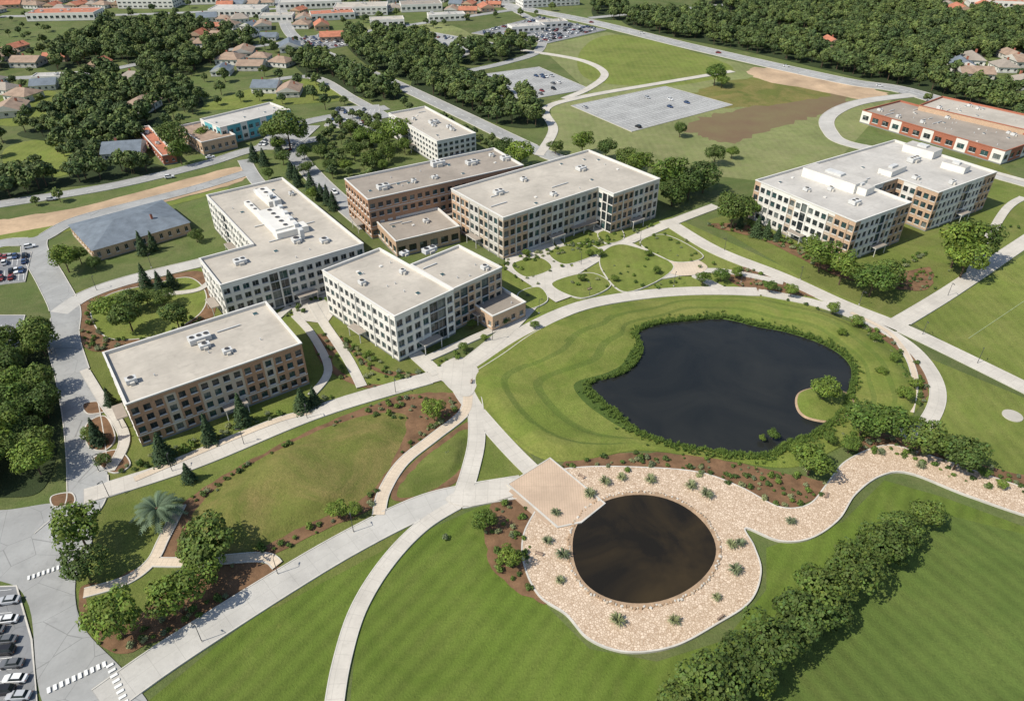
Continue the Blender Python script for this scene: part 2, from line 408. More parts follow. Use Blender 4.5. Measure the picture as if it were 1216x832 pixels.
area('mulch_bed',[(860,325),(900,318),(960,345),(1000,362),(960,352),(890,345)],'mulch','mulch')
area('mulch_bed',[(405,400),(425,420),(450,438),(500,446),(480,458),(430,460),(385,435),(372,400)],'mulch','mulch')
area('lawn_patch',[(410,412),(430,432),(460,446),(500,450),(470,456),(430,454),(395,432)],'lawnb','mulch')
# ------------------------------------------------------------------ roads and paths
area('road_junction',[(-60,600),(0,606),(60,598),(90,600),(110,640),(90,690),(100,745),(150,800),(175,850),(60,850),(35,720),(0,690),(-60,690)],'asph','road')
area('parking_lot',[(-90,700),(20,696),(38,760),(46,850),(-120,860)],'asphd','road',False,edge=.35)
R=strip
rW=R('road',[(60,640),(100,600),(104,560),(98,500),(88,450),(76,405),(78,370),(62,335),(42,300),(42,285)],9,'asph','road')
R('road',[(70,372),(100,352),(150,334),(240,312)],7,'conc2','road')
R('road',[(-60,312),(0,290),(45,285),(90,262),(180,238),(240,222),(295,205)],7,'asph','road')
rA=R('road',[(-120,262),(0,243),(130,222),(240,196),(300,178),(380,165)],8,'asph','road')
R('road',[(290,190),(305,215),(330,235)],6,'asph','road')
R('road',[(340,172),(375,212),(410,245),(440,270)],9,'asph','road')
R('road',[(320,172),(350,150),(400,138),(460,128)],9,'asph','road')
R('road',[(300,100),(370,92),(420,118),(460,140)],7,'asph','road')
R('road',[(0,94),(100,88),(200,70),(330,52),(420,40),(610,12)],8,'asph','road')
rN=R('road',[(330,-15),(345,40),(400,70),(470,100),(545,135),(640,180),(700,200)],10,'asph','road')
rH=R('highway',[(470,-25),(610,8),(700,26),(830,58),(1000,96),(1090,112),(1260,170)],16,'asph','road')
R('road',[(1085,113),(1020,122),(985,138),(985,156),(1010,172),(1110,190),(1240,225)],8,'conc2','road')
R('road',[(640,185),(657,155),(648,130),(690,116),(780,100),(870,85)],5,'conc','path')
R('path',[(620,60),(690,72),(718,88),(700,105),(670,118)],5,'conc','path')
R('road',[(600,8),(640,30),(640,60),(600,75),(540,88)],7,'asph','road')
R('road',[(0,20),(150,18),(300,12),(480,5)],8,'asph','road')
R('road',[(700,22),(900,2),(1000,-10)],8,'asph','road')
dashes(rH,0,200,0,.3); dashes(rH,4,3,6,.25); dashes(rH,-4,3,6,.25); dashes(rA,0,3,5,.2); dashes(rN,0,3,5,.2)
# promenades
R('road',[(120,835),(200,778),(330,695),(420,642),(500,603),(560,588),(620,578)],7.2,'conc2','road')
R('path',[(100,590),(150,575),(240,545),(370,492),(480,458),(545,440)],5.4,'conc','path')
R('path',[(528,455),(585,420),(630,390),(690,364),(760,351),(830,346),(900,347)],5.2,'conc','path')
R('path',[(900,347),(970,361),(1030,382),(1080,412),(1107,445),(1113,475),(1098,505),(1070,518)],4,'conc','path')
R('path',[(540,432),(548,465),(580,505),(612,540),(645,572)],4.2,'conc','path')
R('path',[(548,440),(562,470),(566,520),(558,560),(548,590)],4.2,'conc','path')
R('path',[(395,850),(405,790),(425,725),(460,668),(505,622),(560,590)],3.2,'conc','path')
R('path',[(450,612),(456,585),(478,550),(515,520),(550,492),(556,470)],2.8,'cream','path')
R('path',[(545,440),(600,395),(650,345),(720,300),(790,268),(850,245)],4.6,'conc','path')
R('path',[(790,262),(850,298),(930,330),(1000,362),(1070,390),(1130,418),(1240,472)],5.8,'conc','path')
R('path',[(1060,388),(1120,352),(1180,312),(1240,272)],5.5,'conc','path')
R('path',[(1160,200),(1240,222)],4,'conc','path')
R('path',[(1150,330),(1190,255),(1215,235)],3,'conc','path')
R('path',[(600,300),(640,325),(690,352)],3,'conc','path')
R('path',[(700,270),(740,288),(800,315),(860,345)],3,'conc','path')
R('path',[(640,310),(700,300),(760,282)],2.4,'conc','path')
R('path',[(660,285),(690,320)],2.4,'conc','path')
R('path',[(700,340),(780,330),(850,322),(930,336)],2.8,'conc','path')
R('path',[(370,470),(390,440),(372,400),(350,375)],2.0,'conc','path')
R('path',[(430,460),(412,425),(385,385),(370,360)],2.6,'conc','path')
R('path',[(492,420),(520,445)],4,'conc','path')
R('path',[(500,430),(540,412),(590,390),(620,375)],2.6,'conc','path')
R('path',[(100,705),(150,690),(180,668),(195,640),(215,600)],2.2,'cream','path')
R('path',[(180,668),(230,668),(310,662),(330,672)],2.2,'cream','path')
R('path',[(130,560),(148,520),(118,470),(100,440)],2.4,'conc','path')
R('path',[(160,570),(250,532),(330,500),(370,490)],2,'cream','path')
R('path',[(255,330),(300,390),(345,365)],2.2,'conc','path')
R('path',[(195,350),(235,345),(255,330)],2,'conc','path')
R('path',[(1010,372),(1060,400),(1085,445),(1080,490)],1.6,'cream','path')
area('plaza',[(520,440),(545,425),(568,440),(560,470),(538,466)],'conc','path')
area('plaza',[(530,592),(580,572),(610,570),(620,585),(560,602)],'conc','path')
area('plaza',[(600,268),(640,262),(650,282),(700,345),(660,360),(600,320)],'conc','path',False)
area('plaza',[(790,310),(815,305),(840,318),(820,328),(795,325)],'cream','path')
area('paved_yard',[(330,300),(432,325),(388,385),(350,380)],'conc','road',False)
for e in ([(608,315),(640,307),(655,320),(625,330)],[(652,300),(690,290),(712,300),(672,315)],[(655,338),(700,325),(725,340),(690,355)],[(716,300),(745,292),(800,318),(745,348),(715,322)],[(760,290),(790,280),(835,305),(800,312)],[(710,278),(735,272),(740,285),(720,290)],[(615,350),(640,342),(650,358),(625,368)]):
    area('lawn_patch',e,'lawnb','path',True,edge=.3)
kerbs()
def cross(p0,p1,n,l,w=.6):
    a,b=G(*p0).xy,G(*p1).xy; d=(b-a).normalized(); nn=Vector((-d.y,d.x)); mb=MB(); z=.46
    for i in range(n):
        c=a.lerp(b,(i+.5)/n); mb.q([(*(c-d*w/2-nn*l/2),z),(*(c+d*w/2-nn*l/2),z),(*(c+d*w/2+nn*l/2),z),(*(c-d*w/2+nn*l/2),z)],'paint')
    mb.obj('crosswalk')
cross((55,822),(128,788),10,1.3,.6); cross((130,788),(150,838),8,1.3,.6); cross((32,688),(78,672),8,1.2,.45)
# ------------------------------------------------------------------ pebble terrace, pools
area('pebble_terrace',[(655,565),(690,556),(760,556),(830,562),(880,580),(925,603),(960,600),(982,575),(1005,548),(1050,530),(1090,538),(1150,558),(1240,592),(1240,618),(1150,590),(1080,563),(1045,566),(1015,588),(995,618),(962,640),(925,643),(885,628),(895,650),(903,680),(890,715),(850,742),(800,768),(745,775),(700,760),(672,730),(640,708),(622,670),(622,635),(640,600)],'pebble','path',edge=.35)
def ell(cx,cy,rx,ry,n=64): return [(cx+rx*math.cos(2*PI*i/n),cy+ry*math.sin(2*PI*i/n)) for i in range(n)]
pw=[G(a,b).xy for a,b in [(x+(3*math.sin(y*.05)),y) for x,y in ell(762,654,88,67)]]
sheet('pool',pw,'water2',.50); ring('stone_rim',pw,1.1,.66,'rim')
mb=MB(); pc=sum(pw,Vector((0,0)))/len(pw)   # rim stones
for i in range(150):
    k=i/150*64; a=pw[int(k)%64].lerp(pw[(int(k)+1)%64],k%1); d=(a-pc).normalized(); q=a+d*random.uniform(.1,.7); s=random.uniform(.4,.8)
    mb.box((q.x,q.y,.6),(s,s*.8,random.uniform(.15,.35)),random.choice(('rim','cream','kerb')),random.uniform(0,3),taper=.7)
mb.obj('rim_stones')
dkp=[(603,577),(653,546),(718,600),(690,622),(662,628)]
dk=[G(*p).xy for p in dkp]
sheet('deck',dk,'deck',.72); ring('deck_edging',dk,.5,.80,'kerb')
mb=MB()
p0,p1=dk[0],dk[4]; dd=(p1-p0).normalized(); nn=Vector((dd.y,-dd.x)); m=(p0+p1)/2
for k in range(3):
    mb.box((m.x+nn.x*(.5+k*.45),m.y+nn.y*(.5+k*.45),.2),((p1-p0).length*.8,.45,.42-k*.13),'deck',math.atan2(dd.y,dd.x))
mb.obj('deck_steps')
# big pond with shaped bowl
shore=[(703,455),(735,448),(757,432),(764,412),(757,398),(780,387),(820,382),(860,380),(900,389),(940,397),(985,414),(1009,435),(1008,458),(1000,480),(985,500),(960,516),(930,527),(912,538),(880,539),(820,531),(780,521),(755,509),(735,491),(712,474)]
outer=[(556,448),(575,428),(622,398),(692,370),(762,356),(832,351),(900,353),(960,366),(1020,387),(1065,415),(1090,445),(1096,470),(1082,495),(1050,510),(1000,530),(940,555),(850,545),(760,535),(690,547),(645,545),(605,520),(575,488)]
cen=G(860,455).xy
def polar(px,N=200):
    w=[G(a.x,a.y).xy-cen for a in catmull(px,True,16)]
    an=np.array([math.atan2(a.y,a.x) for a in w]); r=np.array([a.length for a in w]); o=np.argsort(an)
    return np.interp(np.linspace(-PI,PI,N,endpoint=False),an[o],r[o],period=2*PI)
N=240; ro,rs=polar(outer,N),polar(shore,N); K=44
rs=np.convolve(np.r_[rs[-2:],rs,rs[:2]],[.1,.2,.4,.2,.1],'valid')
vs=[];fs=[];mi=[]
for k in range(K+1):
    t0=k/K
    for i in range(N):
        th=-PI+2*PI*i/N; W_=ro[i]-rs[i]; wide=min(1,W_/26)
        wob=.10*math.sin(3*th+1)+.06*math.sin(7*th)+.03*math.sin(13*th+2)
        t=t0+wob*math.sin(PI*t0)*.9
        r=ro[i]*(1-t)+rs[i]*t
        def stp(x,c,w): x=min(1,max(0,(x-c)/w+.5)); return x*x*(3-2*x)
        fade=.35+.65*(.5+.5*math.sin(2*th+.6))
        z=.15+wide*(1.7*stp(t0,.14,.26)-.45*fade*stp(t0,.38,.10)-.5*fade*stp(t0,.62,.12)-(1.5-.95*fade)*stp(t0,.72,.5))
        z+=.5*wide*mnoise.noise(Vector((r*math.cos(th)*.07,r*math.sin(th)*.07,3)))*math.sin(PI*t0)
        z=max(z,.36)
        if k==K: z=.02
        elif k==K-1: z=.42
        if k==0: z=.05
        vs.append((cen.x+r*math.cos(th),cen.y+r*math.sin(th),z))
for k in range(K):
    t=k/K
    for i in range(N):
        j=(i+1)%N; fs.append((k*N+i,k*N+j,(k+1)*N+j,(k+1)*N+i)); m=0
        nn_=mnoise.noise(Vector((i*.08,0,k*.02)))
        if ro[i]-rs[i]>14 and (.33<t+nn_*.03<.40+.03*nn_ or .60<t<.66): m=2  # darker green bands along the terrace steps
        if k>=K-5: m=1
        mi.append(m)
me=bpy.data.meshes.new('pond_bank'); me.from_pydata(vs,[],fs)
for k in ('bank','reed','bankd'): me.materials.append(M[k])
me.polygons.foreach_set('material_index',mi); me.polygons.foreach_set('use_smooth',[True]*len(fs)); me.update()
bm=bmesh.new(); bm.from_mesh(me); bmesh.ops.recalc_face_normals(bm,faces=bm.faces); bm.to_mesh(me); bm.free()
addobj('pond_bank',me)
sheet('pond',[(cen.x+rs[i]*math.cos(-PI+2*PI*i/N),cen.y+rs[i]*math.sin(-PI+2*PI*i/N)) for i in range(N)],'water',.28)
isl=[G(a.x,a.y).xy for a in catmull([(943,478),(948,466),(968,460),(990,462),(1012,470),(1015,490),(990,503),(962,500),(948,492)],True,6)]
ic=sum(isl,Vector((0,0)))/len(isl)
mb=MB()
for s0,z0,s1,z1,k in ((1,.2,.90,.55,'rim'),(.90,.55,.5,1.0,'bank'),(.5,1.0,.001,1.2,'bank')):
    for i in range(len(isl)):
        a,b=isl[i]-ic,isl[(i+1)%len(isl)]-ic
        mb.q([(*(ic+a*s0),z0),(*(ic+b*s0),z0),(*(ic+b*s1),z1),(*(ic+a*s1),z1)],k)
mb.obj('pond_peninsula')
# ------------------------------------------------------------------ buildings
FOOT=[]
def rectify(P):
    sx=sy=0
    for i in range(len(P)):
        d=P[(i+1)%len(P)]-P[i]; L=d.length; a=math.atan2(d.y,d.x)*4; sx+=L*math.cos(a); sy+=L*math.sin(a)
    th=math.atan2(sy,sx)/4; c,s=math.cos(-th),math.sin(-th)
    Q=[[p.x*c-p.y*s,p.x*s+p.y*c] for p in P]; n=len(Q); R=[q[:] for q in Q]
    for i in range(n):
        j=(i+1)%n; dx,dy=abs(Q[j][0]-Q[i][0]),abs(Q[j][1]-Q[i][1])
        if dx>dy: m=(Q[i][1]+Q[j][1])/2; R[i][1]=R[j][1]=m
        else: m=(Q[i][0]+Q[j][0])/2; R[i][0]=R[j][0]=m
    c,s=math.cos(th),math.sin(th)
    return [Vector((q[0]*c-q[1]*s,q[0]*s+q[1]*c)) for q in R],th
def offs(P,d):
    n=len(P); out=[]
    for i in range(n):
        a=(P[i]-P[i-1]).normalized(); b=(P[(i+1)%n]-P[i]).normalized()
        na,nb=Vector((a.y,-a.x)),Vector((b.y,-b.x)); m=(na+nb); m=m/max(.2,m.dot(na)); out.append(P[i]+m*d)
    return out
def facade(mb,p0,p1,z0,z1,nst,bay,wall,wf=.62,hf=.55,top=1.2,base=.6,tr='frame',pil=0,band=None,canopy=False):
    L=(p1-p0).length; d=(p1-p0)/L; n=Vector((d.y,-d.x)); nb=max(1,round(L/bay)); bw=L/nb; sh=(z1-z0-top-base)/nst
    def P(s,z,o=0): q=p0+d*s+n*o; return (q.x,q.y,z)
    def Q(s0,s1,a,b,k,o=0): mb.q([P(s0,a,o),P(s1,a,o),P(s1,b,o),P(s0,b,o)],k)
    for i in range(nb):
        s0,s1=i*bw,(i+1)*bw
        wt=wall(i,nb,nst,nst)
        Q(s0,s1,z1-top,z1,wt); Q(s0,s1,z0,z0+base,'grey')
        for k in range(nst):
            a=z0+base+k*sh; b=a+sh; w=wall(i,nb,k,nst); wf_,hf_,ff=wf,hf,.55
            if w=='GL': wf_,hf_,ff,w=.92,.9,.5,'grey'
            x0=s0+bw*(1-wf_)/2; x1=s1-bw*(1-wf_)/2; y0=a+sh*(1-hf_)*ff; y1=y0+sh*hf_
            Q(s0,x0,a,b,w);Q(x1,s1,a,b,w);Q(x0,x1,a,y0,w);Q(x0,x1,y1,b,w)
            r=-.38
            mb.q([P(x0,y0),P(x1,y0),P(x1,y0,r),P(x0,y0,r)],'offw'); mb.q([P(x0,y1,r),P(x1,y1,r),P(x1,y1),P(x0,y1)],w)
            mb.q([P(x0,y0),P(x0,y0,r),P(x0,y1,r),P(x0,y1)],w); mb.q([P(x1,y0,r),P(x1,y0),P(x1,y1),P(x1,y1,r)],w)
            g=random.random(); Q(x0,x1,y0,y1,'g1' if g<.62 else ('g2' if g<.9 else 'g3'),r)
            f=.08; e=r+.05
            Q(x0,x0+f,y0,y1,tr,e);Q(x1-f,x1,y0,y1,tr,e);Q(x0+f,x1-f,y0,y0+f,tr,e);Q(x0+f,x1-f,y1-f,y1,tr,e)
            m=(x0+x1)/2; Q(m-.05,m+.05,y0+f,y1-f,tr,e); Q(x0+f,m-.05,y0+(y1-y0)*.7,y0+(y1-y0)*.7+.07,tr,e)
            if random.random()<.3:   # half-drawn blind
                bl=y1-f-(y1-y0)*random.uniform(.2,.55); Q(x0+f,m-.05,bl,y1-f,'g3',r+.02)
            mb.q([P(x0-.1,y0-.02,.12),P(x1+.1,y0-.02,.12),P(x1+.1,y0+.01,0),P(x0-.1,y0+.01,0)],'cop')
            mb.q([P(x0-.1,y0-.16,.12),P(x1+.1,y0-.16,.12),P(x1+.1,y0-.02,.12),P(x0-.1,y0-.02,.12)],'cop')
        if pil and i%pil==0 and i>0:
            s=s0; h=.28; wq=.26
            zz0,zz1=z0,z1-top*.6; kk=wall(i,nb,nst,nst)
            mb.q([P(s-h,zz0,wq),P(s+h,zz0,wq),P(s+h,zz1,wq),P(s-h,zz1,wq)],kk)
            mb.q([P(s-h,zz0),P(s-h,zz0,wq),P(s-h,zz1,wq),P(s-h,zz1)],kk); mb.q([P(s+h,zz0,wq),P(s+h,zz0),P(s+h,zz1),P(s+h,zz1,wq)],kk)
            mb.q([P(s-h,zz1,wq),P(s+h,zz1,wq),P(s+h,zz1),P(s-h,zz1)],kk)
    if band:
        for kz in band:
            z=z0+base+sh*kz
            mb.q([P(0,z-.12,.09),P(L,z-.12,.09),P(L,z+.12,.09),P(0,z+.12,.09)],'cop'); mb.q([P(0,z+.12,.09),P(L,z+.12,.09),P(L,z+.12),P(0,z+.12)],'cop')
    if canopy and L>20:
        s=(nb//2+.5)*bw; an=math.atan2(d.y,d.x); c=P(s,z0+3.5,1.75)
        mb.box(c,(bw*2.2,2.8,.3),'cop',an,top='roofd')
        for ss in (-bw,bw):
            q=P(s+ss,z0,2.8); mb.cyl(q,.14,3.5,'cop',8)
def roofbits(mb,P,z,th,n):
    xs=[p.x for p in P]; ys=[p.y for p in P]; c=0; tries=0
    inn=offs(P,-3)
    while c<n and tries<400:
        tries+=1; p=Vector((random.uniform(min(xs),max(xs)),random.uniform(min(ys),max(ys))))
        if not inside(p,inn): continue
        c+=1; r=random.random()
        if r<.22: hvac(mb,p,z,random.uniform(1.6,2.8),random.uniform(1.4,2.2),random.uniform(.9,1.5),th)
        elif r<.6: mb.cyl((p.x,p.y,z),.18,.7,'metal',8)
        elif r<.8: mb.box((p.x,p.y,z),(1.3,1.3,.3),'cop',th,top='g2')
        elif r<.9:
            L=random.uniform(4,9); q=p+Vector((math.cos(th),math.sin(th)))*L/2
            if inside(q,inn): mb.box((p.x,p.y,z+.15),(L,.35,.3),'metal',th)
        else: mb.box((p.x,p.y,z),(1,1,.35),'cop',th)
def hvac(mb,p,z,w,l,h,th,k='metal'):
    mb.box((p[0],p[1],z+.15),(w,l,h),k,th); mb.box((p[0],p[1],z),(w*.9,l*.9,.15),'dark',th)
    n=max(1,int(w/1.8)); c,s=math.cos(th),math.sin(th)
    for i in range(n):
        x=(-w/2+(i+.5)*w/n); mb.cyl((p[0]+x*c,p[1]+x*s,z+.15+h),min(w/n,l)*.36,.22,'offw',12,top='dark')
    mb.box((p[0]-s*(-l/2-.4),p[1]+c*(-l/2-.4),z),(w*.4,.8,h*.7),'offw',th)
def inside(p,P):
    r=False; n=len(P); j=n-1
    for i in range(n):
        if (P[i][1]>p[1])!=(P[j][1]>p[1]) and p[0]<(P[j][0]-P[i][0])*(p[1]-P[i][1])/(P[j][1]-P[i][1])+P[i][0]: r=not r
        j=i
    return r
def polyfill(mb,P,z,k):
    vs=[Vector((p.x,p.y,0)) for p in P]
    for t in tessellate_polygon([vs]):
        a,b,c=[vs[i] for i in t]
        if (b-a).cross(c-a).z<0: b,c=c,b
        mb.q([(q.x,q.y,z) for q in (a,b,c)],k)
def building(name,px,h,nst,bay,wall,roof='roof',bits=8,wf=.68,hf=.6,top=1.2,units=(),cop='cop',tr='frame',z0=0,pil=0,band=None):
    P=[G(u,v,h).xy for u,v in px]
    P,th=rectify(P)
    A=sum(P[i].x*P[(i+1)%len(P)].y-P[(i+1)%len(P)].x*P[i].y for i in range(len(P)))
    if A<0: P=P[::-1]
    FOOT.append(P); mb=MB(); n=len(P)
    for i in range(n):
        p0,p1=P[i],P[(i+1)%n]
        if (p1-p0).length<1.5:
            mb.q([(*p0,z0),(*p1,z0),(*p1,h),(*p0,h)],wall(0,1,nst,nst)); continue
        facade(mb,p0,p1,z0,h,nst,bay,wall,wf,hf,top,tr=tr,pil=pil,band=band,canopy=(nst==4))
    O,I=offs(P,.15),offs(P,-.38)
    for i in range(n):
        j=(i+1)%n
        mb.q([(*O[i],h+.25),(*O[j],h+.25),(*I[j],h+.25),(*I[i],h+.25)],cop)
        mb.q([(*O[i],h-.12),(*O[j],h-.12),(*O[j],h+.25),(*O[i],h+.25)],cop)
        mb.q([(*O[i],h-.12),(*P[i],h-.12),(*P[j],h-.12),(*O[j],h-.12)],cop)
        mb.q([(*I[i],h-.7),(*I[j],h-.7),(*I[j],h+.25),(*I[i],h+.25)],cop)
    polyfill(mb,I,h-.7,roof)
    roofbits(mb,P,h-.7,th,bits)
    for (u,v,w,l,hh) in units:
        p=G(u,v,h); hvac(mb,p,h-.7,w,l,hh,th)
    return mb.obj(name),P,th
def b2w(i,nb,s,ns):
    if s==ns: return 'white'
    if nb>8 and i in (nb//3,nb//3+1): return 'GL'
    return 'white'
def b1w(i,nb,s,ns):
    if s==ns: return 'brick'
    if s==0 and i==nb//2: return 'GL'
    if nb>8: return 'beige' if 3<=i<=nb-4 and (i//2)%3!=2 else 'brick'
    return 'brick'
def b6w(i,nb,s,ns):
    if i in (nb-1,nb-2,nb-3,0) : return 'brickt'
    if s==ns: return 'white'
    if nb>10 and i in(nb//2,): return 'GL'
    return 'white' if i%6 else 'beige'
def b5w(i,nb,s,ns):
    if nb<=8: 
        if s==ns: return 'white'
        return 'GL' if i in (1,2) else 'white'
    if s==ns: return 'offw'
    if i<4: return 'brickt'
    return 'beige' if (i//2)%2 else 'offw'
def b3w(i,nb,s,ns):
    if s==ns: return 'white'
    if nb<=8 and i in (nb-3,nb-2): return 'GL'
    if nb>8 and s==0 and i in (5,): return 'GL'
    return 'white'
building('brick_hall',[(123,420),(313,358),(362,409),(148,478)],14.5,4,3.0,b1w,'roof',9,.6,.62,units=[(237,402,6,3.2,1.6),(243,410,3,2,1.2)],tr='framed',band=(1,))
building('white_hall',[(247,232),(335,211),(432,290),(262,338),(236,308),(298,290)],15,4,3.2,b2w,'roof',12,.66,.6,units=[(352,285,3,3,1.4),(385,285,3,2.5,1.2),(285,310,4,3,1.3)],pil=3)
mb=MB()
for (u,v,w,l,hh) in ((318,232,5,16,2.2),(330,262,9,20,3.0),(345,272,12,5,2.4),(305,250,2.2,24,1.6)):
    p=G(u,v,16); an=math.atan2(-63,45.5)-PI/2
    mb.box((p.x,p.y,14.3),(w,l,hh),'white',an,top='cop')
    for k in range(int(l//4)):
        q=(-l/2+2+k*4); mb.cyl((p.x-q*math.sin(an),p.y+q*math.cos(an),14.3+hh),min(w,3)*.3,.25,'offw',10,top='dark')
for k in range(7):
    p=G(322+k*6,236+k*7,16); mb.box((p.x,p.y,14.3),(1.5,2.2,3.8),'metal',an)
mb.obj('rooftop_plant')
building('white_lab_building',[(381,322),(470,375),(537,345),(452,294)],16.5,4,3.1,b3w,'roof',10,.68,.64,units=[(430,335,2,2,1.2)],pil=3)
building('entrance_wing',[(537,346),(590,318),(545,288),(494,315)],15.6,4,3.2,lambda i,nb,s,ns:'offw' if s==ns else ('GL' if i%3==1 and s else ('brickt' if i%3 else 'beige')),'roof',6,.7,.6,units=[(510,297,5,2.5,1.5),(480,300,3,2,1.0)],tr='framed')
building('brick_annex',[(550,352),(590,337),(622,358),(586,377)],6,1,3.4,lambda *a:'brickt','roofd',4,.5,.5,top=1.6)
building('brick_science_building',[(405,213),(440,236),(621,197),(588,176)],17,4,3.4,lambda *a:'brick','roofd',18,.6,.5,units=[(455,222,5,3,1.6),(520,195,6,3,2),(560,193,5,3,1.5),(600,188,4,3,1.5)],tr='framed',band=(1,3))
building('brick_podium',[(447,262),(470,288),(545,268),(520,247)],7,1,4.6,lambda *a:'brickt','roofd',5,.7,.6,top=1.8,tr='framed')
building('long_hall',[(537,225),(592,256),(713,226),(737,232),(776,211),(700,177)],17.5,4,3.1,b5w,'roof',14,.7,.62,units=[(592,228,4,2.6,1.4),(690,200,4,3,1.4)],tr='framed',pil=2)
building('east_hall',[(900,218),(1020,262),(1083,241),(1035,222),(1072,210),(1112,232),(1177,205),(1060,163)],17,4,3.1,b6w,'roofl',16,.7,.6,units=[(1015,240,4,3,1.5),(1085,190,6,3,1.8)],pil=3,tr='framed')
mb=MB(); th6=math.atan2(-35.9,27.4)
for (u,v,w,l,hh) in ((990,212,24,9,3.2),(1020,222,10,6,2.2),(1095,178,14,8,2.6),(1135,197,10,5,2),(1060,200,6,12,1.6)):
    p=G(u,v,18); mb.box((p.x,p.y,16.3),(w,l,hh+.7),'white',th6,top='roofl'); mb.box((p.x,p.y,17+hh),(w*.3,l*.4,.9),'metal',th6)
mb.obj('rooftop_penthouse')
building('white_office_building',[(458,134),(522,168),(563,158),(507,127)],12.5,4,3.2,b2w,'roof',9,.64,.6,units=[(515,145,5,3,1.5)])
building('teal_school_building',[(238,142),(262,152),(342,131),(322,121)],10,2,4,lambda i,nb,s,ns:'teal' if i%3 else 'white','roofl',8,.6,.5)
building('school_wing',[(205,150),(240,168),(285,160),(245,144)],7,1,4,lambda *a:'brickt','rooft',3,.5,.4)
building('red_clad_building',[(163,152),(192,186),(206,182),(178,149)],5,1,4,lambda *a:'redb','roofr',2,.4,.4)
building('shopping_centre',[(1032,132),(1190,180),(1240,165),(1064,118)],7,1,6,lambda i,nb,s,ns:'redb' if i%3 else 'white','roofd',34,.6,.5,cop='redb')
building('shopping_centre',[(1090,125),(1235,158),(1260,145),(1120,115)],9,1,6,lambda *a:'brickt','roof',20,.6,.5,cop='redb')
mb=MB(); p=G(690,275,0)
for dx in (-5,0,5):
    for dy in (-2,2):
        mb.cyl((p.x+dx*.85+dy*-.5,p.y+dx*.5+dy*.85,0),.18,3.6,'cop',8)
mb.box((p.x,p.y,3.6),(13,6,.4),'rooft',math.radians(31),top='roofd'); mb.obj('entrance_canopy')
def house_mesh(name,w,l,h,rh,wallk,roofk,hip=.0):
    mb=MB(); P=[Vector((-w/2,-l/2)),Vector((w/2,-l/2)),Vector((w/2,l/2)),Vector((-w/2,l/2))]
    for i in range(4): facade(mb,P[i],P[(i+1)%4],0,h,max(1,int(h//2.8)),3.4,lambda *a:wallk,.38,.45,.3,.3)
    e=.5; O=offs(P,e); r0=(0,-l/2-e+hip*w/2,h+rh); r1=(0,l/2+e-hip*w/2,h+rh); o=[(*q,h-.1) for q in O]
    mb.q([o[0],o[1],r0],roofk if hip else wallk); mb.q([o[1],o[2],r1,r0],roofk); mb.q([o[2],o[3],r1],roofk if hip else wallk); mb.q([o[3],o[0],r0,r1],roofk)
    mb.q([o[3],o[2],o[1],o[0]],'offw'); mb.box((w*.2,l*.2,h+rh*.3),(.8,.8,rh*.9),'redb',0,top='dark')
    return mb.mesh(name)
c8=[G(u,v,5).xy for u,v in [(85,266),(107,298),(226,263),(190,238)]]; c8,th8=rectify(c8)
cc=sum(c8,Vector((0,0)))/4; e1=(c8[1]-c8[0]).length; e2=(c8[2]-c8[1]).length; d=(c8[2]-c8[1])
FOOT.append(c8)
addobj('community_hall',house_mesh('community_hall',e1,e2,5,3.2,'brickt','roofs',.9),(cc.x,cc.y,0),math.atan2(d.y,d.x)-PI/2)
HM=[house_mesh('house',random.uniform(9,12),random.uniform(12,18),random.choice((3.2,5.8)),random.uniform(2,3),random.choice(('offw','brickt','white')),k,random.choice((0,.8))) for k in ('roofr','rooft','roofs','roofr','rooft','roofd')]
def houses(px,big=1.0):
    for (u,v) in px:
        p=G(u,v)
        if near_strip(p,8): continue
        if any(inside(p,f) for f in FOOT): continue
        q=[Vector((p.x+a,p.y+b)) for a,b in((-10,-20),(10,-20),(10,9),(-10,9))]; FOOT.append(q)
        addobj('house',random.choice(HM),(p.x,p.y,0),random.choice((0,PI/2))+random.uniform(-.3,.3),random.uniform(.95,1.3)*big)
houses([(68,72),(55,105),(78,102),(12,90),(8,110),(30,118),(35,78),(5,70),(-8,100),(45,92),(285,100),(300,82),(325,95),(345,112),(265,88),(310,72),(275,75),(335,78),(250,96),(290,66),(318,108),(20,60),(240,55),(170,130),(160,98),(120,80),(15,135),(150,185)],1.1)
houses([(1150,76),(1170,78),(1190,84),(1205,92),(1215,78),(1155,92),(1180,97),(1200,70),(1216,104),(985,55),(1140,84),(345,60)]+[(1110+i*14,4+(i%3)*6) for i in range(8)],1.15)
rows=[]
for v,du in ((-4,15),(2,15),(8,16),(14,18),(26,19),(33,21),(46,26)):
    for k in range(0,int(640/du)):
        u=-20+k*du+random.uniform(-4,4)
        if v>20 and (u>400 or u<230) : continue
        rows.append((u,v+random.uniform(-2,2)))
for k in range(14): rows.append((700+k*11,-6+random.uniform(-3,4)))
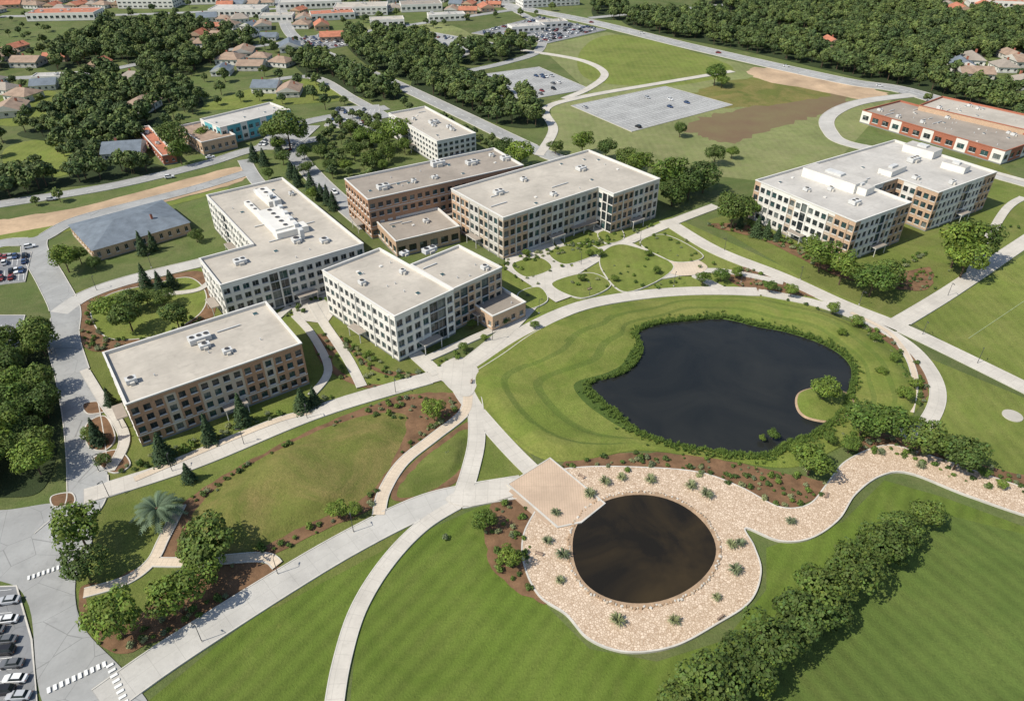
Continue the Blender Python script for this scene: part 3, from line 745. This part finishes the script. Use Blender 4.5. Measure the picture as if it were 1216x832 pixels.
def bigbox(u,v,w,l,h,rot,roof='roofl',wall='white'):
    mb=MB(); P=[Vector((-w/2,-l/2)),Vector((w/2,-l/2)),Vector((w/2,l/2)),Vector((-w/2,l/2))]
    for i in range(4): facade(mb,P[i],P[(i+1)%4],0,h,max(1,int(h//4)),5,lambda *a:wall,.6,.4,.8,.4)
    I=offs(P,-.5)
    for i in range(4):
        j=(i+1)%4; mb.q([(*P[i],h),(*P[j],h),(*I[j],h),(*I[i],h)],'cop'); mb.q([(*I[i],h-.5),(*I[j],h-.5),(*I[j],h),(*I[i],h)],'cop')
    polyfill(mb,I,h-.5,roof); roofbits(mb,P,h-.5,0,8)
    p=G(u,v); o=mb.obj('warehouse'); o.location=(p.x,p.y,0); o.rotation_euler=(0,0,rot)
    r=max(w,l)/2+3; FOOT.append([Vector((p.x+a*r,p.y+b*r)) for a,b in((-1,-1),(1,-1),(1,1),(-1,1))])
for a in ((370,8,60,30,7,.2,'roofl'),(430,16,50,26,8,.1,'roof'),(395,22,40,20,6,.3,'roofr'),(285,18,50,25,7,0,'roofl'),(500,12,40,22,7,.2,'roofd'),(650,6,60,25,8,.3,'roof'),(590,2,50,24,7,.2,'roofr'),(80,22,60,26,7,.1,'roofr'),(180,8,55,26,8,0,'roof'),(1180,8,50,22,7,-.3,'roofr'),(625,38,30,14,6,.3,'roofl'),(655,33,26,12,6,.3,'roof'),(70,95,30,10,4,.15,'roofl'),(460,30,30,16,6,.2,'roof'),(530,24,34,14,6,.2,'roofl'),(240,4,44,20,7,.1,'roofl'),(330,25,30,16,6,.1,'roof')): bigbox(*a)
houses(rows)
# ------------------------------------------------------------------ cars and parking
def car_mesh(name,col,suv=False):
    k='car_'+name
    if k not in M:
        t=NT(k); t.b.inputs['Coat Weight'].default_value=.5; M[k]=t.out(t.mix(t.ramp(t.noise(.3,2),.3,.7),sc(col,.9),sc(col,1.05)),.35)
    mb=MB(); H=.25 if suv else 0
    st=[(-2.25,.62,.40,.72),(-2.15,.80,.30,.86+H*.5),(-1.3,.90,.25,.95+H*.5),(0,.92,.25,.95+H*.5),(1.2,.90,.25,.92+H*.4),(2.0,.82,.30,.78+H*.4),(2.25,.62,.38,.62+H*.3)]
    for i in range(len(st)-1):
        a,b=st[i],st[i+1]
        A=[(a[0],-a[1],a[2]),(a[0],-a[1],a[3]-.1),(a[0],-a[1]+.12,a[3]),(a[0],a[1]-.12,a[3]),(a[0],a[1],a[3]-.1),(a[0],a[1],a[2])]
        B=[(b[0],-b[1],b[2]),(b[0],-b[1],b[3]-.1),(b[0],-b[1]+.12,b[3]),(b[0],b[1]-.12,b[3]),(b[0],b[1],b[3]-.1),(b[0],b[1],b[2])]
        for j in range(5): mb.q([A[j],B[j],B[j+1],A[j+1]],k)
        if i==0: mb.q(A,k)
        if i==len(st)-2: mb.q(B[::-1],k)
    z0=.93+H*.5; z1=1.42+H*1.2; xb=-2.0 if suv else -1.65
    b=[(xb,-.78,z0),(1.0,-.78,z0-.02),(1.0,.78,z0-.02),(xb,.78,z0)]; t=[(xb+.35,-.6,z1-.02),(.25,-.6,z1),(.25,.6,z1),(xb+.35,.6,z1-.02)]
    for i in range(4): mb.q([b[i],b[(i+1)%4],t[(i+1)%4],t[i]],'g1')
    mb.q(t,k)
    for x in (-1.4,1.4):
        for y in (-.88,.88):
            n=10; r=.33; s=[(x+r*math.cos(2*PI*i/n),.33+r*math.sin(2*PI*i/n)) for i in range(n)]; y0,y1=y-.12,y+.12
            for i in range(n): p,q=s[i],s[(i+1)%n]; mb.q([(p[0],y0,p[1]),(q[0],y0,q[1]),(q[0],y1,q[1]),(p[0],y1,p[1])],'dark')
            mb.q([(a,y1,c) for a,c in s],'dark'); mb.q([(a,y0,c) for a,c in s],'dark')
    for y in (-.6,.6): mb.box((2.24,y,.55),(.06,.3,.14),'cop'); mb.box((-2.25,y,.6),(.06,.25,.14),'redb')
    return mb.mesh('parked_car')
CM=[car_mesh(*a) for a in (('white',(.72,.72,.71)),('silver',(.4,.41,.42)),('black',(.02,.02,.022),True),('grey',(.13,.135,.14)),('red',(.22,.03,.025)),('blue',(.04,.07,.15)),('white2',(.70,.70,.68),True))]
def lot(q,rows,slots,fill,mat='asphd',name='parking_lot',line=.15,edge=.3):
    w=[G(*p).xy for p in q]; z=nz('road'); sheet(name,w,mat,z); ring('parking_kerb',w,edge,z+.1); mb=MB()
    def B(u,v): return (w[0]*(1-u)+w[1]*u)*(1-v)+(w[3]*(1-u)+w[2]*u)*v
    D=(w[3]-w[0]).normalized()
    for r in range(rows):
        vc=(r+.5)/rows
        for s in range(slots+1):
            u=.04+.92*s/slots; c=B(u,vc); X=(B(min(1,u+.01),vc)-c).normalized()
            mb.q([(*(c-X*line/2-D*5),z+.01),(*(c+X*line/2-D*5),z+.01),(*(c+X*line/2+D*5),z+.01),(*(c-X*line/2+D*5),z+.01)],'paint')
            if s<slots:
                for sg in (-1,1):
                    if random.random()<fill:
                        c2=B(u+.46/slots,vc)+D*2.6*sg; an=math.atan2(D.y,D.x)+(0 if random.random()<.5 else PI)
                        addobj('parked_car',random.choice(CM),(c2.x,c2.y,z),an)
        a,b=B(.04,vc),B(.96,vc); mb.q([(*(a-D*.08),z+.014),(*(b-D*.08),z+.014),(*(b+D*.08),z+.014),(*(a+D*.08),z+.014)],'paint')
    mb.obj('parking_bay_marking')
lot([(750,157),(870,125),(790,103),(678,126)],5,26,.02,'asph')
lot([(610,122),(700,106),(640,80),(548,92)],4,24,.10,'asph')
lot([(560,40),(650,52),(720,36),(640,20)],6,26,.55)
lot([(370,62),(440,50),(420,36),(350,46)],4,18,.5)
lot([(470,60),(545,70),(590,52),(510,38)],3,16,.35,'asph')
lot([(300,178),(350,178),(380,150),(330,150)],2,10,.3,'asph')
lot([(-60,345),(30,335),(38,300),(-50,305)],2,14,.6)
lot([(-70,420),(20,415),(30,375),(-60,375)],1,12,.3)
lot([(385,150),(455,160),(450,125),(400,128)],2,10,.4,'asph')
for i,(u,v,a) in enumerate([(12,715,.15),(10,738,.15),(8,762,.1),(6,775,.1),(16,790,.1),(20,808,.05),(5,822,.1),(24,828,.05),(-6,750,.1)]):
    p=G(u,v); addobj('parked_car',CM[(1,0,3,2,3,0,2,1,3)[i]],(p.x,p.y,.31),a+PI)
mb=MB()
for i in range(11):
    p=G(8,702+i*13.5); mb.box((p.x-1.5,p.y,.30),(5,.12,.012),'paint',.12)
mb.obj('parking_bay_marking')
p=G(250,188); addobj('parked_car',CM[0],(p.x,p.y,.25),.6)
for u,v,a in ((700,27,-.2),(760,40,-.25),(850,63,-.25),(930,79,-.25),(1040,102,-.25),(60,236,.2),(200,210,.4),(35,292,.5),(340,178,1),(395,228,-1)):
    p=G(u,v); addobj('car',random.choice(CM),(p.x+1.5,p.y-2,.27),a)
# ------------------------------------------------------------------ vegetation
def leafmesh(name,pos,nor,size,tint,matk,wood=None):
    n=len(pos); r=np.random.normal(size=(n,3)); t=np.cross(nor,r); t/=np.linalg.norm(t,axis=1)[:,None]+1e-9; b=np.cross(nor,t); b/=np.linalg.norm(b,axis=1)[:,None]+1e-9
    s=size[:,None]*.5; asp=np.random.uniform(.6,1,(n,1))
    V=np.stack([pos-t*s-b*s*asp*.5,pos+t*s*.3-b*s*asp,pos+t*s+b*s*asp*.4,pos-t*s*.2+b*s*asp],1).reshape(-1,3)
    wv=wood.v if wood else []; wf=wood.f if wood else []
    me=bpy.data.meshes.new(name); o=len(V)
    faces=[(4*i,4*i+1,4*i+2,4*i+3) for i in range(n)]+[tuple(o+j for j in f) for f in wf]
    me.from_pydata(V.tolist()+[tuple(a) for a in wv],[],faces)
    me.materials.append(M[matk]); me.materials.append(M['bark'])
    me.polygons.foreach_set('material_index',[0]*n+[1]*len(wf))
    at=me.attributes.new('tint','FLOAT_COLOR','POINT'); C=np.ones((len(me.vertices),4)); C[:o,:3]=np.repeat(tint,4,axis=0)
    at.data.foreach_set('color',C.ravel()); me.update(); return me
def wood(R,H,rs):
    mb=MB(); mb.cyl((0,0,0),.045*H*.55,H*.5,'bark',7,.02*H*.55)
    for k in range(6):
        a=k*1.05+rs.uniform(0,.5); p0=np.array([0,0,H*(.22+.05*k)]); p1=p0+np.array([math.cos(a)*R*.6,math.sin(a)*R*.6,H*.25])
        for j in range(3):
            a0=2*PI*j/3;a1=2*PI*(j+1)/3; w0,w1=.12,.03
            f=lambda p,w,a:(p[0]+w*math.cos(a),p[1]+w*math.sin(a),p[2])
            mb.q([f(p0,w0,a0),f(p0,w0,a1),f(p1,w1,a1),f(p1,w1,a0)],'bark')
    return mb
def tree(name,seed,R=4.5,H=9,nl=4600,ls=.5,matk='leaf',flat=.8,nc=34):
    rs=np.random.RandomState(seed); cz=H-R*flat*.98
    d=rs.normal(size=(nc,3)); d/=np.linalg.norm(d,axis=1)[:,None]; d[:,2]=np.where(d[:,2]<-.35,-d[:,2]*.6,d[:,2])
    rad=rs.uniform(.35,.76,nc)*R*(1+.13*np.sin(3*np.arctan2(d[:,1],d[:,0])+seed)); C=d*rad[:,None]*np.array([1,1,flat]); C[:,2]+=cz
    cr=rs.uniform(.24,.42,nc)*R; ct=rs.uniform(.66,1.25,nc)
    ci=rs.choice(nc,nl,p=cr**2/(cr**2).sum()); dd=rs.normal(size=(nl,3)); dd/=np.linalg.norm(dd,axis=1)[:,None]
    pos=C[ci]+dd*(cr[ci]*rs.uniform(.72,1.1,nl))[:,None]*np.array([1,1,.85])
    keep=np.ones(nl,bool)
    for k in range(nc):
        q=np.linalg.norm((pos-C[k])/np.array([1,1,.85]),axis=1); keep&=~((q<cr[k]*.66)&(ci!=k))
    keep&=pos[:,2]>H*.12
    pos,dd,ci=pos[keep],dd[keep],ci[keep]; n=len(pos)
    nor=dd+rs.normal(size=(n,3))*.36+np.array([0,0,.3]); nor/=np.linalg.norm(nor,axis=1)[:,None]
    j=rs.uniform(.75,1.25,n); tint=np.stack([ct[ci]*j*rs.uniform(.9,1.2,n),ct[ci]*j,ct[ci]*j*rs.uniform(.7,1.1,n)],1)
    np.random.seed(seed)
    return leafmesh(name,pos,nor,ls*rs.uniform(.6,1.35,n),tint,matk,wood(R,H,rs))
def conifer(name,seed,R=2.2,H=9,nl=1800,matk='leafd'):
    rs=np.random.RandomState(seed); h=1-np.sqrt(rs.uniform(0,1,nl)); lay=np.floor(h*9)/9; fr=h*9-np.floor(h*9)
    r=R*(1-lay)*(1-.35*fr)*rs.uniform(.55,1.08,nl); a=rs.uniform(0,2*PI,nl); r*=1+.18*np.sin(a*5+lay*20)
    pos=np.stack([r*np.cos(a),r*np.sin(a),H*(.1+.9*h)-r*.15],1); nor=np.stack([np.cos(a)*.7,np.sin(a)*.7,np.full(nl,.8)],1)+rs.normal(size=(nl,3))*.35
    nor/=np.linalg.norm(nor,axis=1)[:,None]; j=rs.uniform(.6,1.4,nl)
    mb=MB(); mb.cyl((0,0,0),.16,H*.9,'bark',6,.03); np.random.seed(seed)
    return leafmesh(name,pos,nor,.42*rs.uniform(.6,1.3,nl),np.stack([j,j,j],1),matk,mb)
def shrub(name,seed,R=.9,nl=260,matk='leafb',ls=.28):
    rs=np.random.RandomState(seed); nc=6; C=rs.uniform(-.5,.5,(nc,3))*R; C[:,2]=abs(C[:,2])+.3*R; ci=rs.choice(nc,nl); dd=rs.normal(size=(nl,3)); dd/=np.linalg.norm(dd,axis=1)[:,None]; dd[:,2]=abs(dd[:,2])
    pos=C[ci]+dd*R*rs.uniform(.4,.62,nl)[:,None]; nor=dd+rs.normal(size=(nl,3))*.5; nor/=np.linalg.norm(nor,axis=1)[:,None]; j=rs.uniform(.6,1.4,nl); np.random.seed(seed)
    return leafmesh(name,pos,nor,ls*rs.uniform(.6,1.3,nl),np.stack([j,j,j],1),matk)
def tuft(name,seed,R=1.0,nb=90,matk='leafg',up=1.2,w=.09,seg=3):
    rs=np.random.RandomState(seed); V=[];F=[];T=[]
    for k in range(nb):
        a=rs.uniform(0,2*PI); L=R*rs.uniform(.6,1.1); u=up*rs.uniform(.5,1.1); d=np.array([math.cos(a),math.sin(a),0]); s=np.array([-d[1],d[0],0])*w; tt=rs.uniform(.6,1.35)
        for i in range(seg+1):
            t=i/seg; p=d*L*t+np.array([0,0,u*math.sin(t*2.2)*.8+.02]); ww=1-t*.85
            V+= [tuple(p-s*ww),tuple(p+s*ww)]; T+=[(tt,)*3+(1,)]*2
        b=len(V)-2*(seg+1)
        for i in range(seg): F.append((b+2*i,b+2*i+1,b+2*i+3,b+2*i+2))
    me=bpy.data.meshes.new(name); me.from_pydata(V,[],F); me.materials.append(M[matk]); at=me.attributes.new('tint','FLOAT_COLOR','POINT'); at.data.foreach_set('color',np.array(T).ravel()); return me
TM=[tree('tree',s,matk=('leaf','leaf','leafb','leaf','leafb')[i],flat=(.8,.95,.75,.85,.8)[i]) for i,s in enumerate((3,11,23,31,47))]
TF=[tree('tree',s,nl=1050,ls=1.0,nc=17,matk='leaff',flat=.95,H=10) for s in (5,8,13)]+[tree('tree',77,nl=1050,ls=1.0,nc=15,matk='leaff',flat=.85,H=9)]
CF=[conifer('conifer',1),conifer('conifer',2,2.6,8)]
SH=[shrub('shrub',1),shrub('shrub',2,.8,220,'leaf'),shrub('shrub',3,.8,200,'leafg')]
TU=[tuft('ornamental_grass',1),tuft('ornamental_grass',4,1.1,80,'leafg')]
def put(u,v,r,kind='tree'):
    if kind=='tree': me=random.choice(TM); Rm=4.5; cz=.58*9
    elif kind=='bright': me=random.choice((TM[2],TM[4])); Rm=4.5; cz=5.0
    else: me=random.choice(CF); Rm=2.3; cz=4
    s=r/pxm(v)/Rm
    for _ in range(3): s=r/pxm(v,cz*s)/Rm
    p=G(u,v,cz*s); addobj('conifer_tree' if kind=='con' else 'tree',me,(p.x,p.y,0),random.uniform(0,6.28),(s*random.uniform(.95,1.1),s*random.uniform(.95,1.1),s*random.uniform(.85,1.1)))
for a in [(92,628,32),(97,668,27),(243,632,38),(207,705,33),(135,732,35),(242,675,24),(232,650,26),
 (1028,497,24),(1055,500,24),(1100,518,28),(1143,535,28),
 (1100,606,22),(1075,625,27),(1048,645,30),(1015,672,34),(985,700,34),(950,728,36),(915,758,38),(880,788,40),(850,815,42),(815,842,38),(1060,655,20),(990,725,26),(1030,655,24),(965,690,22),(900,800,26),
 (872,248,22),(890,245,15),(978,300,22),(1002,318,20),(1040,328,24),(1058,322,20),(965,290,14),(1140,290,27),(1160,285,28),(1150,305,25),
 (795,205,24),(820,215,20),(838,205,22),(800,225,18),(850,182,13),(870,180,8),(720,175,13),(745,187,14),(692,168,14),(618,182,16),(600,176,14),(760,195,16),
 (660,172,10),(340,150,24),(322,155,15),(205,160,18),(212,180,14),(472,155,17),(450,165,14),(440,185,13),(420,178,12),(400,180,10),(392,195,10),(410,195,9),(455,195,8),
 (850,88,12),(858,95,8),(808,153,9),(540,168,10),(430,160,12),(415,150,10),(460,178,12),(480,172,10),(448,150,10),(330,170,10),(380,178,9),(360,180,9),
 (125,362,18),(150,372,22),(172,350,12),(192,350,14),(208,374,18),(155,355,16),(75,305,18),(92,300,13),(45,395,22),(110,310,10),(232,278,9),
 (105,515,12),(122,545,10),(335,185,10),(318,205,8),(360,200,8),(370,230,8),(365,195,9),(30,395,15),(240,160,9)]: put(*a)
for a in [(965,545,24),(1010,528,12),(980,463,17),(605,662,16),(575,617,15),(400,603,14),(515,487,15),(950,535,12),(990,365,9),(1018,380,9),(1075,468,10),(1078,500,9),(918,515,8),(1048,440,7),(857,325,10),(835,330,9),(875,323,8),(940,345,8),(905,520,5),(915,340,8),(420,605,10),(635,385,6),(560,385,6),(550,412,6),(575,400,5),(700,300,5),(712,300,6),(640,268,5),(600,380,6),(1062,425,7),(1088,455,8),(1040,400,7),(1090,500,8),(1000,395,6),(985,520,9),(1170,560,8),(1190,575,7),(730,330,5),(690,330,5),(770,300,5),(625,300,5),(780,320,6)]: put(*a,kind='bright')
for a in [(190,530,13),(246,510,12),(286,488,12),(357,472,11),(372,470,8),(222,560,9),(170,328,9),(188,334,9),(202,330,8),(112,512,12),(128,470,8),(880,262,6),(900,268,8),(912,272,7),(925,276,6),(345,200,7),(352,210,7),(368,215,7),(380,225,7),(388,232,7),(395,238,7),(300,180,7),(312,185,7),(167,290,8),(180,286,7),(330,172,6)]: put(*a,kind='con')
def palm():
    mb_v=[];F=[];T=[]; rs=np.random.RandomState(4)
    for k in range(44):
        a=k*2.4+rs.uniform(-.2,.2); el=.15+1.1*(k/44); L=rs.uniform(4.6,5.8); d=np.array([math.cos(a),math.sin(a),0]); s=np.array([-d[1],d[0],0]); tt=rs.uniform(.75,1.3); pr=None
        for i in range(15):
            t=i/14; p=d*L*t*math.cos(el*.75)+np.array([0,0,3.0+L*(math.sin(el)*t-.6*t*t)])
            if pr is not None:
                for sg in (-1,1):
                    w=.8*(math.sin(t*2.6)*.8+.25); tip=p+s*sg*w+d*.35-np.array([0,0,.15]); b=len(mb_v)
                    mb_v+= [tuple(pr),tuple(p),tuple(tip)]; F.append((b,b+1,b+2)); T+=[(tt,tt,tt,1)]*3
            pr=p
    w=MB(); w.cyl((0,0,0),.35,3.4,'bark',9,.25); o=len(mb_v)
    me=bpy.data.meshes.new('palm_tree'); me.from_pydata(mb_v+w.v,[],F+[tuple(o+j for j in f) for f in w.f]); me.materials.append(M['palm']); me.materials.append(M['bark'])
    me.polygons.foreach_set('material_index',[0]*len(F)+[1]*len(w.f)); at=me.attributes.new('tint','FLOAT_COLOR','POINT'); at.data.foreach_set('color',np.array(T+[(1,1,1,1)]*len(w.v)).ravel()); return me
p=G(187,606,3); addobj('palm_tree',palm(),(p.x,p.y,0),0,1.15)
for u,v in [(718,575),(738,570),(772,573),(820,580),(700,590),(660,612),(650,645),(668,662),(665,692),(733,740),(800,740),(850,712),(872,680),(868,650),(838,590),(938,622),(958,560),(1045,540),(1092,556),(878,648)]:
    p=G(u,v); addobj('ornamental_grass',random.choice(TU),(p.x,p.y,.4),random.uniform(0,6),random.uniform(1.2,1.9))
for u,v in [(532,541),(529,640)]:
    p=G(u,v); addobj('shrub',SH[2],(p.x,p.y,.3),0,1.1)
def masked(p,mar=1.0):
    if near_strip(p,mar): return True
    for f in FOOT:
        if inside(p,f): return True
    return False
def scatter(name,polys,protos,spacing,smin,smax,base=0.0,mask=True,prob=1.0,mar=1.0):
    groups=[[] for _ in protos]
    for px in polys:
        w=[G(a.x,a.y).xy for a in catmull(px,True,5)]; xs=[a.x for a in w]; ys=[a.y for a in w]
        x=min(xs)
        while x<max(xs):
            y=min(ys)
            while y<max(ys):
                p=Vector((x+random.uniform(-.45,.45)*spacing,y+random.uniform(-.45,.45)*spacing)); y+=spacing
                if random.random()>prob or not inside(p,w): continue
                if mask and masked(p,mar): continue
                random.choice(groups).append((p.x,p.y,random.uniform(smin,smax),random.uniform(0,2*PI)))
            x+=spacing
    for g,me in zip(groups,protos):
        if not g: continue
        V=[];F=[]
        for x,y,s,a in g:
            b=len(V); h=s/2
            for k in range(4):
                an=a+k*PI/2+PI/4; V.append((x+h*1.4142*math.cos(an),y+h*1.4142*math.sin(an),base))
            F.append((b,b+1,b+2,b+3))
        im=bpy.data.meshes.new(name); im.from_pydata(V,[],F); o=addobj(name,im); o.instance_type='FACES'; o.use_instance_faces_scale=True; o.instance_faces_scale=1.0
        o.show_instancer_for_render=False; o.show_instancer_for_viewport=False
        c=bpy.data.objects.new('foliage',me); scene.collection.objects.link(c); c.parent=o
scatter('forest',FOR[:13],TF,8.2,.7,1.45,mar=2,prob=.96)
scatter('forest',[FOR[13]],TM,6.6,.85,1.2,mar=1)
scatter('suburb_trees',[[(-60,10),(200,8),(330,0),(700,-12),(700,8),(560,30),(330,48),(100,40),(-60,60)]],TF,20,.5,.95,mar=1,prob=.85)
scatter('suburb_trees',[[(-30,60),(330,50),(480,115),(400,135),(300,130),(230,160),(180,215),(-30,240)]],TF,14,.5,1.1,mar=2,prob=.6)
scatter('suburb_trees',[[(1100,-8),(1230,-8),(1230,110),(1120,95)]],TF,16,.5,1.0,mar=1,prob=.7)
ROW=[[(460,120),(480,122),(600,178),(570,178)],[(1080,112),(1216,148),(1216,156),(1090,120)],[(395,140),(455,150),(450,215),(400,215),(375,190)]]
scatter('street_trees',ROW,TF,8,.5,.8,mar=1,prob=.75)
SB=[[(215,600),(300,548),(400,498),(480,470),(545,468),(556,488),(510,512),(485,500),(400,505),(310,548),(245,592)],
 [(462,555),(500,512),(548,485),(556,488),(510,515),(468,560),(448,600),(380,632),(300,668),(215,690),(222,655),(300,655),(430,592)],
 [(578,612),(600,588),(632,600),(628,640),(636,690),(650,716),(610,700),(580,665)],
 [(672,548),(760,538),(850,545),(930,562),(985,575),(972,592),(930,603),(880,580),(800,562),(690,562)],
 [(1005,512),(1070,520),(1150,548),(1230,570),(1230,592),(1140,572),(1070,545),(1010,535)],
 [(1010,378),(1060,398),(1095,430),(1102,465),(1085,485),(1070,450),(1040,415)],
 [(840,268),(905,285),(1000,330),(1095,345),(1105,318),(1060,325),(1010,325),(950,295),(890,268)],
 [(860,325),(900,318),(960,345),(1000,362),(960,352),(890,345)],
 [(88,375),(110,350),(108,372),(130,402),(190,398),(235,375),(250,380),(200,405),(120,418),(95,405)],
 [(95,700),(130,740),(230,720),(330,680),(330,690),(230,740),(150,775),(110,755)],
 [(405,400),(425,420),(450,438),(500,446),(480,458),(430,460),(385,435),(372,400)]]
scatter('shrub_bed',SB,SH,1.9,.4,1.35,.1,prob=.6,mar=.4)
scatter('shrub_bed',[[(165,545),(370,475),(378,482),(172,556)],[(395,395),(478,440),(545,418),(550,425),(480,452),(385,402)],[(600,310),(770,270),(775,276),(602,320)],[(905,270),(1020,322),(1090,300),(1095,306),(1020,332),(900,278)],[(275,385),(390,352),(400,358),(280,396)]],SH,1.9,.7,1.4,.1,prob=.6,mar=.3)
scatter('shrub_bed',[[(600,300),(770,268),(860,320),(850,345),(700,345),(640,360),(600,330)],[(1080,350),(1230,250),(1230,260),(1100,350)],[(880,350),(960,352),(1020,375),(1090,430),(1105,470),(1080,500),(1060,470),(1040,420),(960,372)]],SH,3.2,.5,1.2,.3,prob=.3,mar=.4)
V=[];F=[]
for k in range(2200):
    i=random.randrange(N); th=-PI+2*PI*i/N+random.uniform(-.015,.015); r=rs[i]+abs(random.gauss(0,1.5))+.1
    x,y=cen.x+r*math.cos(th),cen.y+r*math.sin(th); s=random.uniform(.5,1.1); b=len(V); a=random.uniform(0,6)
    for q in range(4): V.append((x+s*.7*math.cos(a+q*PI/2),y+s*.7*math.sin(a+q*PI/2),.35))
    F.append((b,b+1,b+2,b+3))
im=bpy.data.meshes.new('pond_reeds'); im.from_pydata(V,[],F); o=addobj('pond_reeds',im); o.instance_type='FACES'; o.use_instance_faces_scale=True; o.show_instancer_for_render=False
c=bpy.data.objects.new('reeds',tuft('reeds',9,.7,26,'leafb',1.4,.07)); scene.collection.objects.link(c); c.parent=o
# ------------------------------------------------------------------ lamps, benches
mb=MB(); mb.cyl((0,0,0),.25,.3,'kerb',8); mb.cyl((0,0,.3),.09,5.2,'framed',8,.06); mb.box((.45,0,5.4),(1.0,.09,.08),'framed'); mb.box((.95,0,5.28),(.6,.26,.13),'framed'); mb.box((.95,0,5.25),(.45,.2,.03),'cop')
lm=mb.mesh('street_lamp')
for u,v in [(205,560),(290,528),(365,497),(470,467),(585,405),(640,372),(700,352),(800,340),(880,335),(950,332),(1020,362),(1095,398),(1160,432),(240,762),(330,682),(420,632),(860,298),(760,288),(690,315),(1125,352),(130,590),(118,560),(62,420),(115,345),(180,318)]:
    p=G(u,v); addobj('street_lamp',lm,(p.x,p.y,.1),random.uniform(0,6))
mb=MB()
for y in (-.75,.75):
    mb.box((0,y,0),(.5,.08,.43),'framed'); mb.box((-.24,y,.43),(.06,.08,.45),'framed')
for x in (-.18,-.05,.08,.2): mb.box((x,0,.44),(.1,1.9,.04),'rooft')
for z in (.6,.75): mb.box((-.28,0,z),(.04,1.9,.1),'rooft')
bm_=mb.mesh('park_bench')
for u,v in [(640,660),(690,568),(855,735),(560,455),(700,345),(880,340),(980,590)]:
    p=G(u,v); addobj('park_bench',bm_,(p.x,p.y,.45),random.uniform(0,6))
p=G(1202,494); mb=MB(); mb.cyl((p.x,p.y,0),2.6,.35,'kerb',28,top='conc'); mb.obj('fountain_base')
mb=MB()
for a,b in (((1150,402),(1235,345)),):
    q0,q1=G(*a).xy,G(*b).xy; d=(q1-q0).normalized(); n=Vector((-d.y,d.x))*.1; mb.q([(*(q0-n),.15),(*(q1-n),.15),(*(q1+n),.15),(*(q0+n),.15)],'paintf')
mb.obj('field_marking')
# ------------------------------------------------------------------ light, sky, camera
az=Vector((-.9,-.42)).normalized(); el=math.radians(49)
ts=Vector((az.x*math.cos(el),az.y*math.cos(el),math.sin(el)))
L=bpy.data.lights.new('sun','SUN'); L.energy=5.0; L.angle=math.radians(.53); L.color=(1,.945,.84)
so=bpy.data.objects.new('sun',L); so.rotation_euler=(-ts).to_track_quat('-Z','Y').to_euler(); scene.collection.objects.link(so)
w=bpy.data.worlds.new('World'); scene.world=w; w.use_nodes=True
sk=w.node_tree.nodes.new('ShaderNodeTexSky'); sk.sky_type='NISHITA'; sk.sun_disc=False; sk.sun_elevation=el; sk.sun_rotation=math.atan2(az.x,az.y)
bg=w.node_tree.nodes['Background']; bg.inputs[1].default_value=.135; w.node_tree.links.new(sk.outputs[0],bg.inputs[0])
cd=bpy.data.cameras.new('camera'); cam=bpy.data.objects.new('camera',cd); scene.collection.objects.link(cam)
cam.location=(0,0,CH); cam.rotation_euler=(PI/2-PT,0,0); cd.sensor_width=36; cd.lens=FL/1216*36; cd.clip_end=12000; cd.clip_start=1
scene.camera=cam
scene.view_settings.view_transform='Standard'; scene.view_settings.look='None'; scene.view_settings.exposure=0
